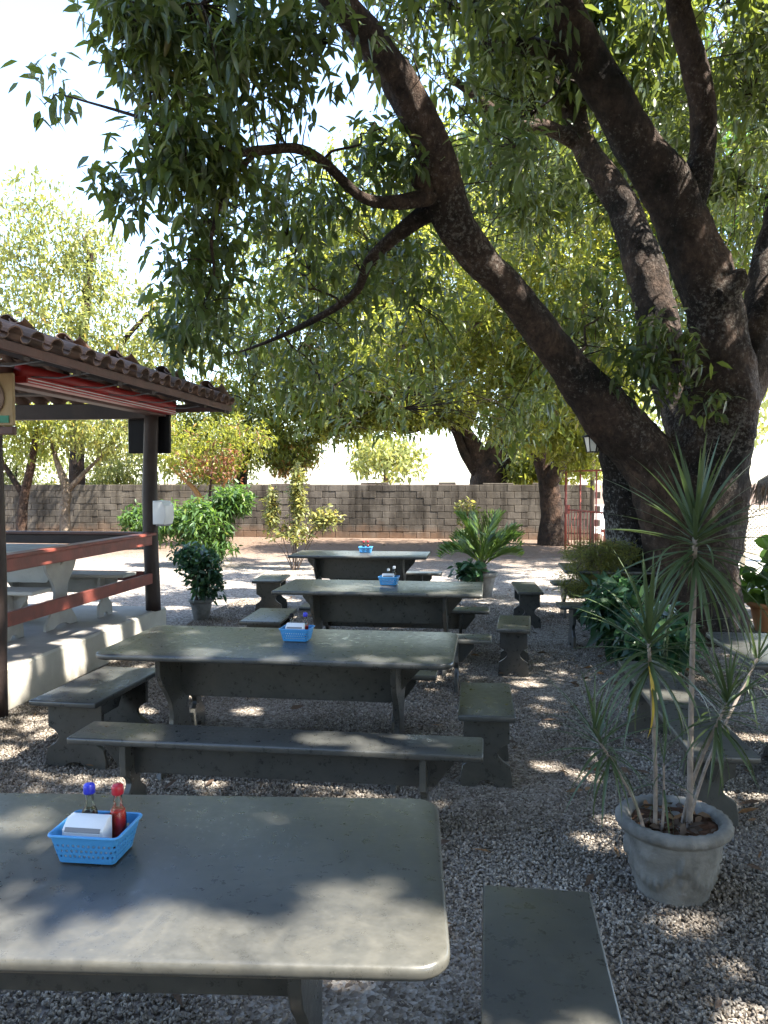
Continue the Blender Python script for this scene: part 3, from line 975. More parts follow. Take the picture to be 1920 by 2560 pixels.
# ------------------------------------------------------------------ potted dracaena
def make_pot(parent, R0, H, mat, relief=True):
    def fn(q, a, r, z):
        x, y, zz = q
        k = 1.0
        f = z / H
        if relief and .12 < f < .78:
            m_ = math.sin((f - .12) / .66 * math.pi)
            # swags hung between pendant drops, four times round
            b = (a * 4 / (2 * math.pi)) % 1
            sw = .60 - .34 * math.sin(b * math.pi)
            k += .10 * math.exp(-((f - sw) / .075) ** 2) * (.6 + .4 * math.sin(a * 34))
            dd = min(b, 1 - b)
            k += .11 * math.exp(-(dd / .055) ** 2) * m_ * (.75 + .25 * math.sin(f * 40))
            k += .07 * math.exp(-((b - .5) / .12) ** 2 - ((f - .62) / .1) ** 2)
        if f > .86: k += .02 * math.sin(a * 30 + f * 30)
        return (x * k, y * k, zz)
    prof = [(R0 * .60, 0), (R0 * .64, .02 * H)] + [(R0 * (.64 + .22 * s), H * (.03 + .75 * s)) for s in np.linspace(0, 1, 26)]
    prof += [(R0 * .86, H * .80), (R0 * .92, H * .825), (R0 * .99, H * .85), (R0 * 1.03, H * .89), (R0 * 1.03, H * .94), (R0 * .99, H * .985), (R0 * .92, H), (R0 * .85, H * .985), (R0 * .80, H * .94), (R0 * .78, H * .86)]
    link('pot', lathe_mesh('pot', prof, 128 if relief else 40, fn), mat, parent)
    # uneven soil
    v, f = [(0, 0, H * .87)], []
    nn_ = 26
    for k in range(1, 6):
        for i in range(nn_):
            a = 6.2832 * i / nn_
            v.append((R0 * .79 * k / 5 * math.cos(a), R0 * .79 * k / 5 * math.sin(a), H * .86 + random.uniform(-.008, .016)))
    for i in range(nn_): f.append((0, 1 + i, 1 + (i + 1) % nn_))
    for k in range(4):
        for i in range(nn_):
            j2 = (i + 1) % nn_
            f.append((1 + k * nn_ + i, 1 + (k + 1) * nn_ + i, 1 + (k + 1) * nn_ + j2, 1 + k * nn_ + j2))
    link('soil', pydata('soil', v, f), M['soil'], parent)

def strap_leaf(name, L, W, droop, mat, tip=.0, n_=8):
    v, f = [], []
    x = z = 0
    ang = 0
    for i in range(n_ + 1):
        t = i / n_
        wd = W * (.55 + .45 * min(1, t * 5)) * (1 - t ** 2.4) + .0008
        v += [(x, wd / 2, z + wd * .18), (x, 0, z), (x, -wd / 2, z + wd * .18)]
        ang = -droop * (t ** 1.4)
        x += L / n_ * math.cos(ang); z += L / n_ * math.sin(ang)
    for i in range(n_):
        a = i * 3
        f += [(a, a + 3, a + 4, a + 1), (a + 1, a + 4, a + 5, a + 2)]
    me = pydata(name, v, f, True)
    me.materials.append(mat)
    return me

def dracaena():
    P0 = Vector((.765, 3.33, 0))
    t = thing('potted_dracaena', 'cement pot with swag relief holding a tall spiky dracaena', 'potted plant', P0)
    make_pot(t, .222, .33, M['pot'])
    n_ = 60
    a = rng.uniform(0, 6.28, n_); rr = .17 * np.sqrt(rng.random(n_))
    p = np.stack([rr * np.cos(a), rr * np.sin(a), np.full(n_, .305)], 1)
    b = rng.uniform(0, 6.28, n_)
    d_ = np.stack([np.cos(b), np.sin(b), rng.uniform(-.1, .5, n_)], 1)
    L_ = rng.uniform(.03, .08, n_)
    o = link('leaf_litter', leaves_mesh('leaf_litter', p, d_, L_, L_ * .45, .1, 1), M['litter'], t)
    o['kind'] = 'stuff'
    heads = [((.81, 3.23, 1.50), (.825, 3.31, .3), .013, 84, .42), ((.61, 3.09, 1.10), (.68, 3.26, .3), .009, 64, .36), ((.42, 3.06, .72), (.64, 3.22, .3), .007, 46, .28),
             ((.97, 3.34, .80), (.80, 3.34, .3), .009, 48, .32), ((1.17, 3.60, .93), (.82, 3.34, .3), .008, 26, .26), ((.70, 3.22, .58), (.70, 3.24, .3), .006, 14, .2)]
    meshes = [strap_leaf('dracaena_leaf', 1, .048 * w_, dr, M['dracaena']) for w_ in (.85, 1.05) for dr in (.12, .4, .8, 1.3)]
    yl = strap_leaf('yellow_leaf', 1, .05, 1.0, M['yellowleaf'])
    for hd, bs, r, cnt, LL in heads:
        hd, bs = np.array(hd) - P0, np.array(bs) - P0
        m1 = bs * .6 + hd * .4 + np.array((random.uniform(-.01, .01), random.uniform(-.01, .01), 0)) + (bs - hd) * (.06, .06, 0)
        C_ = catmull([bs - (0, 0, .03), m1, hd], .03)
        tb = Tubes(); tb.add(C_, np.linspace(r, r * .75, len(C_)), 9, .06, seed=cnt); tb.build('stem', M['cane'], t)
        ax = Vector(hd - C_[-4]).normalized()
        for i in range(cnt):
            k = i / cnt                                     # oldest leaves low and drooping, newest upright
            az_ = i * 2.39996 + random.uniform(-.25, .25)
            el = R(-60 + 142 * k ** .9 + random.uniform(-9, 9))
            me = meshes[(0 if k > .75 else 1 if k > .45 else 2) + random.choice((0, 4)) + (1 if random.random() < .25 else 0)]
            o = link('leaf', me, None, t)
            o.location = Vector(hd) + ax * (k - .8) * .16
            o.rotation_euler = Euler((random.uniform(-.3, .3), -el, az_), 'XYZ')
            s = LL * random.uniform(.8, 1.12) * (.85 if k > .9 else 1)
            o.scale = (s, s, s)
    o = link('leaf', yl, None, t, Vector((.612, 3.08, 1.0)) - P0, Euler((0, R(72), R(-70)))); o.scale = (.3, .3, .3)
    tag(o, 'yellowed hanging leaf')
dracaena()

# ------------------------------------------------------------------ trees
OPEN = [(-.66, 1.50, .75, .20), (-.95, 1.45, .75, .14), (-.22, 1.56, .75, .22), (-.35, 1.72, .75, .1), (-1.25, 1.62, .75, .13), (-.62, 2.15, .75, .07), (-1.3, 2.05, .75, .10), (.5, 3.75, 0, .14), (.35, 4.75, 0, .14), (.75, 4.9, 0, .16), (.25, 1.75, .44, .13), (.8, 2.55, 0, .14), (1.15, 2.45, 0, .14), (.75, 2.0, 0, .12), (1.05, 1.85, 0, .13),
        (-3.5, 5.5, .3, .16), (-3.5, 6.3, .3, .22), (-3.5, 7.0, .3, .2), (-3.5, 7.6, .3, .2), (-3.5, 5.9, 1.1, .12), (-3.5, 6.6, .7, .15), (-3.5, 7.6, 1.1, .12), (-3.0, 4.5, 0, .16), (-2.6, 3.4, 0, .14), (-2.0, 3.1, 0, .12), (-2.6, 5.4, 0, .2), (-.85, 3.75, .44, .12), (-.62, 4.16, .75, .12), (-.3, 4.2, .75, .1), (.02, 4.85, .44, .07), (-1.75, 5.6, 0, .14),
        (-2.6, 9.4, 0, .3), (-3.6, 10.8, 0, .4), (-4.5, 12.5, 0, .6), (-2.2, 12.4, 0, .35), (-.2, 12.6, 0, .3), (.9, 11.6, 0, .4), (.7, 13.5, 0, .4), (-3.5, 14.8, 1, .6), (-5.6, 15.2, 1, .6), (-.1, 11.75, .9, .35), (.9, 10.5, 0, .3), (1.2, 6.0, 0, .12), (2.2, 4.4, .75, .25), (1.9, 4.6, .75, .5), (2.2, 5.0, .75, .4)]
def limb(tb, pts, step=.1, sides=22, lump=.07, seed=0):
    C_ = catmull(pts, step)
    tb.add(C_[:, :3], np.maximum(C_[:, 3], .004), sides, lump, seed=seed)
    return C_

for i in range(100):
    x, y = random.uniform(-3.2, 2.6), random.uniform(2.4, 9.5)
    OPEN.append((x, y, .2, random.uniform(.07, .13)))
for i in range(16):
    OPEN.append((random.uniform(.4, 2.4), random.uniform(1.8, 6.5), 0, random.uniform(.10, .15)))
for i in range(60):
    OPEN.append((random.uniform(-7, 2.6), random.uniform(9.5, 17), .0, random.uniform(.14, .32)))

def main_mango():
    t = thing('mango_tree', 'huge old mango tree with several leaning limbs spreading over the tables', 'tree', (2.3, 9.0, 0))
    O = np.array((2.3, 9.0, 0, 0))
    rel = lambda L_: [tuple((np.array(p) - O) * (1, 1, 1, .80 if p[2] > 2.6 else .97)) for p in L_]
    A = [(1.86, 9.3, -.25, .52), (1.76, 9.3, .5, .36), (1.64, 9.3, 1.3, .315), (1.55, 9.22, 1.9, .28), (1.36, 9.0, 2.36, .22)]
    Lm = [(2.1, 8.95, .0, .5), (2.0, 8.86, .95, .35), (1.76, 8.72, 1.82, .31), (1.22, 8.47, 2.42, .275), (.71, 8.12, 2.95, .235), (.24, 7.77, 3.49, .21), (-.11, 7.54, 3.83, .205), (-.37, 7.31, 4.18, .225), (-.44, 7.12, 4.5, .195), (-.69, 6.8, 4.97, .185), (-.96, 6.47, 5.27, .17), (-1.2, 6.14, 5.46, .15), (-1.63, 5.59, 5.75, .10), (-2.0, 5.0, 5.95, .06)]
    Bm = [(2.22, 9.05, -.25, .66), (2.22, 8.97, .75, .50), (2.35, 8.92, 1.7, .42), (2.46, 8.85, 2.39, .39), (2.42, 8.76, 3.07, .39), (2.26, 8.65, 3.72, .36), (2.02, 8.54, 4.22, .345), (1.80, 8.40, 4.66, .31), (1.46, 8.19, 5.0, .26), (1.16, 7.97, 5.36, .245), (.87, 7.74, 5.74, .22), (.65, 7.52, 6.1, .20), (.3, 7.0, 6.6, .14), (-.1, 6.2, 7.2, .08)]
    B2 = [(1.95, 8.46, 4.4, .2), (2.09, 8.45, 4.75, .165), (2.13, 8.4, 5.36, .155), (1.98, 8.3, 5.91, .155), (1.81, 8.19, 6.4, .145), (1.6, 7.5, 7.0, .11), (1.5, 6.2, 7.6, .07)]
    B3 = [(2.5, 8.94, 2.3, .34), (2.8, 9.1, 2.95, .30), (3.03, 9.25, 3.69, .27), (3.21, 9.41, 4.49, .25), (3.5, 9.0, 5.6, .2), (4.0, 8.0, 6.8, .15), (4.4, 6.4, 7.7, .09)]
    Cb = [(2.35, 9.35, 2.2, .32), (2.15, 9.9, 3.06, .31), (1.96, 10.2, 4.12, .30), (1.68, 10.42, 5.17, .26), (1.27, 10.5, 5.85, .21), (1.08, 10.6, 6.43, .19), (1.06, 10.6, 7.26, .16), (1.5, 10.2, 8.2, .1)]
    C2 = [(1.15, 10.53, 6.03, .13), (.7, 10.26, 6.15, .11), (.24, 9.89, 6.10, .08), (-.5, 9.3, 6.4, .05)]
    Mm = [(-.45, 7.29, 4.22, .14), (-.72, 7.36, 4.08, .095), (-1.13, 7.6, 3.84, .07), (-1.36, 7.87, 3.56, .05), (-2.01, 8.18, 3.31, .036), (-2.6, 8.45, 3.16, .016), (-3.0, 8.6, 3.1, .005)]
    Nn = [(-.5, 7.15, 4.25, .11), (-.85, 6.98, 4.15, .075), (-1.1, 6.81, 4.16, .054), (-1.35, 6.48, 4.33, .05), (-1.53, 6.26, 4.36, .048), (-1.77, 6.02, 4.26, .044), (-1.98, 5.85, 4.2, .033), (-2.5, 5.6, 4.35, .018), (-3.2, 5.7, 4.62, .008)]
    N2 = [(-1.8, 6.0, 4.24, .032), (-2.02, 5.97, 3.95, .024), (-2.16, 6.04, 3.62, .018), (-2.2, 6.2, 3.35, .011), (-2.38, 6.4, 3.15, .004)]
    knots = [[(-.42, 7.18, 4.33, .15), (-.60, 7.10, 4.36, .10), (-.66, 7.06, 4.37, .06)], [(1.2, 7.85, 5.45, .16), (1.02, 7.78, 5.42, .10), (.96, 7.74, 5.42, .06)], [(2.3, 8.5, 3.6, .2), (2.52, 8.45, 3.75, .14), (2.58, 8.43, 3.78, .08)], [(.95, 7.8, 5.65, .12), (.4, 7.9, 5.9, .10), (-.1, 8.0, 6.0, .07)]]
    sk = []
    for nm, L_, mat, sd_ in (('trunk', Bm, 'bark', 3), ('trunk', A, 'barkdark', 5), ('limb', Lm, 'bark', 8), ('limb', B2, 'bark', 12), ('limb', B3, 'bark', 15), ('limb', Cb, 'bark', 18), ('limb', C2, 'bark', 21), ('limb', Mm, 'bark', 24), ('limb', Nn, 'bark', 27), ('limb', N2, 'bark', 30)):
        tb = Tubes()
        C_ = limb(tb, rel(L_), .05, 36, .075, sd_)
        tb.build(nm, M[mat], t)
        sk += [p for p in C_[len(C_) // 3:] if p[2] > 2.4]
    for k, kn in enumerate(knots):
        tb = Tubes(); limb(tb, rel(kn), .04, 14, .12, 40 + k); tb.build('branch_stub', M['bark'], t)
    lobes = [(-2.02,5.91,4.91,0.81,1.00,0.60,175),(-2.38,5.46,4.92,0.46,0.60,0.30,75),(-1.37,5.60,4.92,0.66,0.80,0.30,60),(-2.22,5.66,4.12,0.44,0.50,0.31,90),(-2.74,5.68,3.88,0.19,0.30,0.17,16),(-3.31,5.74,4.69,0.21,0.30,0.21,6),(-2.41,6.42,3.56,0.35,0.60,0.58,75),(-2.78,7.26,3.20,0.35,0.80,0.40,50),(-1.86,6.92,4.25,0.70,1.00,0.49,50),(-1.66,7.95,4.14,0.94,1.20,0.70,110),(-2.28,8.84,3.23,1.06,1.20,0.79,105),(-1.08,9.03,3.92,0.85,1.20,0.74,95),(-0.93,7.06,4.62,0.45,0.60,0.33,50),(-0.69,7.65,6.02,0.66,1.00,0.44,60),(0.18,7.75,5.75,0.66,1.20,0.57,100),(0.16,5.36,3.99,0.18,0.25,0.17,9),(0.14,7.71,4.78,0.48,0.80,0.40,45),(0.46,8.76,4.75,0.50,0.80,0.40,45),(0.91,9.27,3.50,0.79,1.00,0.63,90),(1.68,8.24,2.91,0.51,0.35,0.42,55),(2.57,10.62,6.63,0.94,1.00,1.17,110),(2.62,8.90,6.18,0.58,1.00,0.73,110),(3.44,11.20,5.52,0.55,1.00,0.99,80),(2.22,10.25,5.92,0.46,0.60,0.85,50),(2.19,8.29,2.49,0.19,0.20,0.16,5),(-1.89,10.90,2.93,1.16,1.50,0.78,100),(-0.73,10.06,3.23,0.76,1.20,0.76,70),(0.46,10.69,2.57,0.68,1.00,0.62,70),(.2,10.8,6.4,1.5,1.0,1.0,120),(.6,11.2,5.0,1.2,1.0,.9,90),(-1.0,10.6,5.6,1.2,1.0,.9,75),(2.9,11.8,4.2,.8,1,.9,80)]
    low = in_lobes(lobes)
    high = np.vstack([clumps((2.4, 5.6, 7.7, 4.6, 7.8, 1.3), 150, .62, 17), clumps((4.6, 2.0, 6.6, 2.6, 4.2, 1.6), 105, .6, 16), clumps((2.6, 14.0, 7.6, 4.4, 3.2, 1.2), 40, .6, 15), clumps((5.6, 8.0, 6.0, 2.6, 4.5, 1.8), 60, .6, 16)])
    cl = np.vstack([low, high])
    cl = cl[opening(cl, OPEN)]
    p, d_, L_, W_ = rosettes(low, 10, .07, .14, .35, .5)
    k = opening(p + d_ * L_[:, None] * .5, OPEN)
    p, d_, L_, W_ = p[k], d_[k], L_[k], W_[k]
    ph, dh, lh, wh = rosettes(high, 19, .11, .26, .32, .40)
    k = opening(ph + dh * lh[:, None] * .5, OPEN)
    o = link('upper_crown', leaves_mesh('upper_crown', ph[k] - np.array((2.3, 9.0, 0)), dh[k], lh[k], wh[k], .2, 0), M['mango'], t)
    o['kind'] = 'stuff'
    # the nearest leaves in view hang as leaves of their own
    ry = np.array(cam.matrix_basis.inverted())
    q = p @ ry[:3, :3].T + ry[:3, 3]
    vis = (q[:, 2] < -1) & (np.abs(q[:, 0] / q[:, 2]) < .48) & (np.abs(q[:, 1] / q[:, 2]) < .64)
    dist = np.where(vis, -q[:, 2], 1e6)
    near = np.argsort(dist)[:300]
    mask = np.ones(len(p), bool); mask[near] = False
    off = np.array((2.3, 9.0, 0))
    o = link('crown', leaves_mesh('crown', p[mask] - off, d_[mask], L_[mask], W_[mask], .22, 1), M['mango'], t)
    o['kind'] = 'stuff'
    lm = []
    for dr in (.15, .3, .5):
        v, f = [], []
        nseg = 8
        for i in range(nseg + 1):
            s = i / nseg
            wd = .215 * (math.sin(math.pi * min(1, s ** .85)) ** .75) + .004
            z = -dr * s * s + .012 * math.sin(s * 17)
            v += [(s, wd / 2, z + wd * .16), (s, 0, z), (s, -wd / 2, z + wd * .16)]
        for i in range(nseg):
            a = i * 3
            f += [(a, a + 3, a + 4, a + 1), (a + 1, a + 4, a + 5, a + 2)]
        me = pydata('mango_leaf', v, f, True); me.materials.append(M['mango']); lm.append(me)
    dd, ss, nn_ = frames(d_[near], rng.normal(0, .5, 300))
    for i, k in enumerate(near):
        o = link('leaf', lm[i % 3], None, t)
        mt = Matrix((tuple(dd[i]), tuple(ss[i]), tuple(nn_[i]))).transposed().to_4x4()
        o.matrix_basis = Matrix.Translation(p[k] - off) @ mt @ Matrix.Scale(L_[k], 4)
    branch_net(sk, cl - off, 230, .05, t, M['bark'], 'branches', .5, .006)
main_mango()

def tree(name, label, base, limbs, lobes, leaf, bark, ln, lw, per, nsec, group=None, lod=0, spread=.12, down=.5, twig='twig', cat='tree', open_=None):
    t = thing(name, label, cat, base, 0, group)
    O = np.array(tuple(base) + (0,))
    sk = []
    for i, L_ in enumerate(limbs):
        tb = Tubes()
        C_ = limb(tb, [tuple(np.array(p) - O) for p in L_], .15, 12, .08, i * 7 + int(base[0] * 10) % 50)
        tb.build('trunk' if i == 0 else 'limb', M[bark], t)
        sk += list(C_[len(C_) // 2:])
    cl = in_lobes(lobes) - O[:3]
    p, d_, L_, W_ = rosettes(cl, per, spread, ln, lw, down)
    if open_:
        k = opening(p + O[:3], open_); p, d_, L_, W_ = p[k], d_[k], L_[k], W_[k]
    o = link('crown', leaves_mesh('crown', p, d_, L_, W_, .2, lod), M[leaf], t)
    o['kind'] = 'stuff'
    branch_net(sk, cl, nsec, .05, t, M[twig], 'branches', .3, .008)
    return t

# unseen mangoes round the camera, inferred from shade; low clumps added to block sky
for lab, base, box_, nc, low_, nl_ in (('mango tree spreading overhead just behind the tables, out of the picture', (1.5, -5.5, 0), (.5, -4.0, 6.4, 6.5, 4.2, 1.8), 190, (0, -7.2, 3.0, 9.0, 1.4, 2.8), 170),
                            ('mango tree shading the right side of the yard, out of the picture', (9.0, 3.5, 0), (8.2, 3.5, 5.6, 3.0, 6.5, 2.4), 150, (10.0, 1.5, 2.8, 1.4, 7.0, 2.5), 130)):
    t = thing('mango_tree', lab, 'tree', base)
    tb = Tubes(); x, y = box_[0] - base[0], box_[1] - base[1]
    sk = list(limb(tb, [(0, 0, -.2, .5), (.05, 0, 1.5, .36), (x * .3, y * .3, 3.2, .3), (x * .7, y * .7, 4.8, .2), (x, y, 6, .1)], .2, 14, .08, 3))
    tb.build('trunk', M['bark'], t)
    cl = clumps(box_, nc, .75, 15)
    cl = np.vstack([cl, clumps(low_, nl_, .75, 15)])
    p, d_, L_, W_ = rosettes(cl, 11, .11, .28, .34, .4)
    k = opening(p, OPEN)
    o = link('crown', leaves_mesh('crown', p[k] - np.array(base), d_[k], L_[k], W_[k], .2, 0), M['mango'], t); o['kind'] = 'stuff'
    branch_net(sk[len(sk) // 2:], cl - np.array(base), 60, .06, t, M['bark'], 'branches', .1, .008)

# the mango beyond the wall
tree('mango_tree', 'dark forked mango tree standing behind the block wall', (.3, 25.6, 0),
     [[(.3, 25.6, 0, .85), (.1, 25.6, 1.5, .70), (.35, 25.6, 2.6, .52), (.8, 25.6, 4.2, .38), (1.2, 25.6, 6.5, .2)], [(.1, 25.6, 1.6, .44), (-.6, 25.5, 3.1, .24), (-1.6, 25.4, 4.5, .16), (-3.6, 25.0, 5.6, .08)], [(.0, 25.6, 1.5, .22), (-.7, 25.4, 2.5, .16), (-1.3, 25.2, 3.6, .12), (-2.6, 25, 3.3, .08), (-4.0, 24.8, 3.6, .05)], [(.3, 25.6, 2.6, .3), (1.6, 25.6, 4.6, .2), (3, 25.6, 6.2, .1)]],
     [(-2.6, 25.4, 6.2, 3.6, 2.6, 2.0, 800), (-4.4, 25, 4.6, 2.0, 2.0, 1.0, 260), (1.4, 25.4, 6.0, 3.0, 2.5, 2.3, 600), (-1.2, 25.4, 8.8, 5.0, 3, 2.0, 700), (-4.8, 24.6, 3.9, 1.4, 1.2, .9, 260), (-2.6, 24.8, 4.0, 1.7, 1.4, .8, 300), (-.9, 24.8, 4.2, 1.2, 1.2, .7, 160), (-5.2, 25.4, 8.4, 3, 2.5, 2.4, 620), (-1, 25.4, 11, 5.5, 3, 2, 620), (3.4, 25.2, 4.6, 1.8, 1.6, 1.4, 240), (1.6, 25.2, 3.4, 1.2, 1, .9, 120), (2.2, 24.9, 2.2, 1.2, .8, .6, 110), (1.2, 24.9, 2.0, .7, .6, .45, 90)],
     'mango2', 'barkfar', .24, .42, 13, 110, down=.3)
# the mango by the gate, between the wall and the big tree
tree('mango_tree', 'hollow-footed mango tree beside the red gate', (1.75, 21.6, 0),
     [[(1.75, 21.6, -.1, .42), (1.72, 21.6, .8, .32), (1.6, 21.6, 1.7, .27), (1.35, 21.5, 2.5, .24), (.9, 21, 3.8, .16), (.4, 20, 5.2, .08)], [(1.62, 21.5, 1.6, .2), (2.1, 21.2, 2.6, .18), (2.7, 20.6, 4.0, .12), (3.2, 20, 5.4, .07)]],
     [(.2, 18.6, 5.6, 2.4, 2.0, 1.6, 560), (-1.6, 18.6, 4.9, 1.6, 1.6, 1.2, 300), (2.2, 19.2, 4.4, 1.6, 1.6, 1.3, 320), (.9, 18.4, 3.6, 1.5, 1.4, 1.0, 300), (2.4, 20, 2.6, .9, .9, .8, 150), (1.4, 19.4, 2.9, .9, .9, .6, 130), (1.2, 19, 7.4, 3.0, 2.5, 1.3, 420), (4.2, 17.5, 6.4, 3.2, 3.5, 1.8, 620)],
     'mango2', 'barkfar', .18, .40, 13, 80, down=.3, open_=[(-3, 23.4, .6, .35), (-1.2, 23.4, .9, .3), (.6, 23.4, .8, .25), (.9, 16.5, 0, .8), (-4.5, 23.4, .8, .4)])
# trees left of the yard, behind the pavilion
tree('slender_tree', 'slender dark-stemmed tree before the wall, seen through the pavilion', (-13.0, 20.6, 0),
     [[(-13.0, 20.6, 0, .17), (-12.9, 20.6, 1.2, .13), (-12.7, 20.6, 2.0, .11), (-12.4, 20.5, 3.2, .07)], [(-12.9, 20.6, 1.3, .09), (-13.5, 20.6, 2.2, .06), (-14, 20.5, 3.0, .04)]],
     [(-13.0, 20.6, 3.0, 1.3, 1.2, .8, 180), (-12.2, 20.4, 3.9, 1.6, 1.4, .9, 200)], 'mango2', 'barkfar', .17, .36, 9, 40)
tree('slender_tree', 'pale-stemmed tree forking low before the wall, seen through the pavilion', (-11.9, 21.0, 0),
     [[(-11.9, 21.0, 0, .16), (-11.9, 21.0, .9, .14), (-11.85, 21.0, 1.5, .14), (-12.1, 21, 2.2, .08), (-12.3, 21, 3.0, .05)], [(-11.85, 21, 1.4, .09), (-11.3, 20.9, 1.9, .06), (-10.7, 20.8, 2.4, .04)]],
     [(-11.2, 20.9, 3.1, 1.2, 1.0, .8, 150), (-10.0, 20.8, 3.4, 1.5, 1.2, 1.0, 220)], 'bright', 'barkpale', .16, .4, 9, 40)
tree('tall_tree', 'tall sunlit tree with loose yellow-green crown rising behind the pavilion roof', (-13.5, 24.5, 0),
     [[(-13.5, 24.5, 0, .3), (-13.4, 24.5, 3, .24), (-13.1, 24.3, 6, .18), (-12.6, 24, 9, .1)], [(-13.3, 24.4, 4, .15), (-11.8, 24.2, 6, .1), (-10.5, 24, 7.2, .05)]],
     [(-14.4, 24, 9.6, 1.8, 2, 2.0, 240), (-13.2, 24, 6.8, 2.0, 2, 1.6, 260), (-11.4, 24, 5.6, 2.0, 2, 1.4, 240), (-15.5, 24, 7.2, 1.6, 2, 2.5, 200), (-9.6, 23.8, 6.0, 1.2, 1.2, 1.2, 90), (-12.6, 24, 8.8, 1.2, 1.2, 1.4, 130), (-10.6, 24, 7.4, 1.0, 1.0, .9, 70)], 'bright', 'barkfar', .24, .36, 9, 80, spread=.16)
tree('leafy_tree', 'broad olive-green tree between the pavilion corner and the far mango', (-8.2, 25.4, 0),
     [[(-8.2, 25.4, 0, .24), (-8.1, 25.4, 2, .18), (-7.8, 25.3, 4, .12), (-7.4, 25, 6, .06)], [(-8.1, 25.4, 2.2, .12), (-7, 25.3, 3.6, .08), (-5.8, 25.2, 4.6, .05)]],
     [(-8.2, 25.3, 4.2, 2.0, 1.6, 1.4, 360), (-6.6, 25.2, 3.6, 1.6, 1.4, 1.1, 260), (-7.0, 25.2, 5.6, 1.8, 1.6, 1.2, 240), (-9.8, 25.2, 3.4, 1.5, 1.2, 1.0, 200), (-6.4, 25, 2.7, 1.2, 1.0, .7, 200), (-8.6, 25, 2.6, 1.3, 1.0, .7, 200), (-5.6, 25, 5.0, 1.5, 1.2, 1.2, 240), (-8.6, 25, 7.0, 2.0, 1.6, 1.6, 260)], 'mango2', 'barkfar', .2, .38, 11, 70)
tree('flowering_shrub_tree', 'low fork-stemmed shrub tree tipped with red blossom before the wall', (-7.5, 20.3, 0),
     [[(-7.5, 20.3, 0, .12), (-7.45, 20.3, .8, .09), (-7.8, 20.3, 1.5, .06), (-8.5, 20.3, 2.1, .03)], [(-7.45, 20.3, .75, .08), (-7.1, 20.3, 1.4, .05), (-6.7, 20.3, 2.1, .03)]],
     [(-7.5, 20.3, 2.3, 1.4, 1.0, .55, 170), (-6.7, 20.3, 2.9, 1.1, .9, .6, 120), (-8.6, 20.3, 2.8, .9, .9, .6, 90)], 'mango2', 'orange', .14, .36, 10, 60, twig='twigred')
tree('red_bush', 'patch of red-leaved bush by the fork-stemmed shrub tree', (-7.2, 19.8, 0),
     [[(-7.2, 19.8, 0, .05), (-7.2, 19.8, 1.2, .04), (-7.1, 19.8, 2.3, .02)]],
     [(-7.2, 19.8, 2.05, .95, .4, .42, 34), (-6.8, 19.8, 2.35, .6, .4, .35, 16)], 'redfl', 'barkfar', .12, .4, 8, 14, twig='twigred', cat='bush')
tree('orange_bush', 'orange-brown bush showing above the block wall', (-6.2, 25.0, 0),
     [[(-6.2, 25.0, 0, .08), (-6.2, 25.0, 1.4, .06), (-6.0, 25, 2.6, .03)]],
     [(-6.3, 25.0, 2.25, .8, .6, .65, 110), (-5.9, 25.0, 2.7, .5, .5, .5, 50)], 'orange', 'barkfar', .15, .34, 9, 30, twig='twigred', cat='bush')
tree('sunlit_tree', 'bright green tree filling the sky right of the big trunk', (6.5, 17.5, 0),
     [[(6.5, 17.5, 0, .3), (6.4, 17.5, 3, .24), (6, 17.3, 6, .15), (5.6, 17, 8.5, .08)], [(6.4, 17.5, 3.2, .16), (5.2, 17.2, 5.2, .1), (4.2, 17, 6.6, .05)]],
     [(5.0, 17, 7.6, 2.0, 2, 2.2, 380), (3.4, 17.5, 6.2, 1.4, 1.6, 1.8, 220), (6.4, 17, 5.0, 1.8, 1.8, 1.6, 260), (4.6, 17.6, 4.2, 1.2, 1.2, .8, 110), (3.6, 17, 9.6, 2.2, 2, 1.4, 220)], 'fresh', 'barkfar', .24, .28, 10, 80)
for i, (x, y, z, r_, lab) in enumerate(((-8.0, 62, 3.6, 3.4, 'distant dark tree seen over the wall, left of the far mango'), (3, 66, 4.0, 4, 'distant tree seen over the wall behind the far mango trunk'), (-30, 58, 6, 7, 'distant pale tree seen beyond the pavilion'), (13, 50, 6, 5, 'distant tree seen through the red gate'))):
    tree('distant_tree', lab, (x, y, 0), [[(x, y, 0, .3), (x, y, z * .6, .2), (x, y, z, .1)]], [(x, y, z, r_, r_, r_ * .55, 260)], 'bright', 'barkfar', .5, .5, 8, 12, group='distant trees', spread=.3)

for x, y, z, r_, h_, lab in ((-17.0, 26.6, 2.4, 2.2, 1.3, 'sunlit bush above the wall at the left picture edge'), (-13.2, 26.8, 2.2, 2.0, 1.1, 'sunlit bush above the wall behind the two slender stems'), (-9.6, 26.6, 2.3, 1.9, 1.1, 'sunlit bush above the wall behind the pavilion corner post')):
    tree('sunlit_bush', lab, (x, y, 0), [[(x, y, 0, .1), (x, y, 1.2, .07), (x + .1, y, 2.4, .03)]], [(x, y, z, r_, 1.0, h_, 330), (x, y, 1.4, r_, .8, .6, 120)], 'bright', 'barkfar', .17, .42, 9, 24, group='sunlit bushes behind the wall', cat='bush')

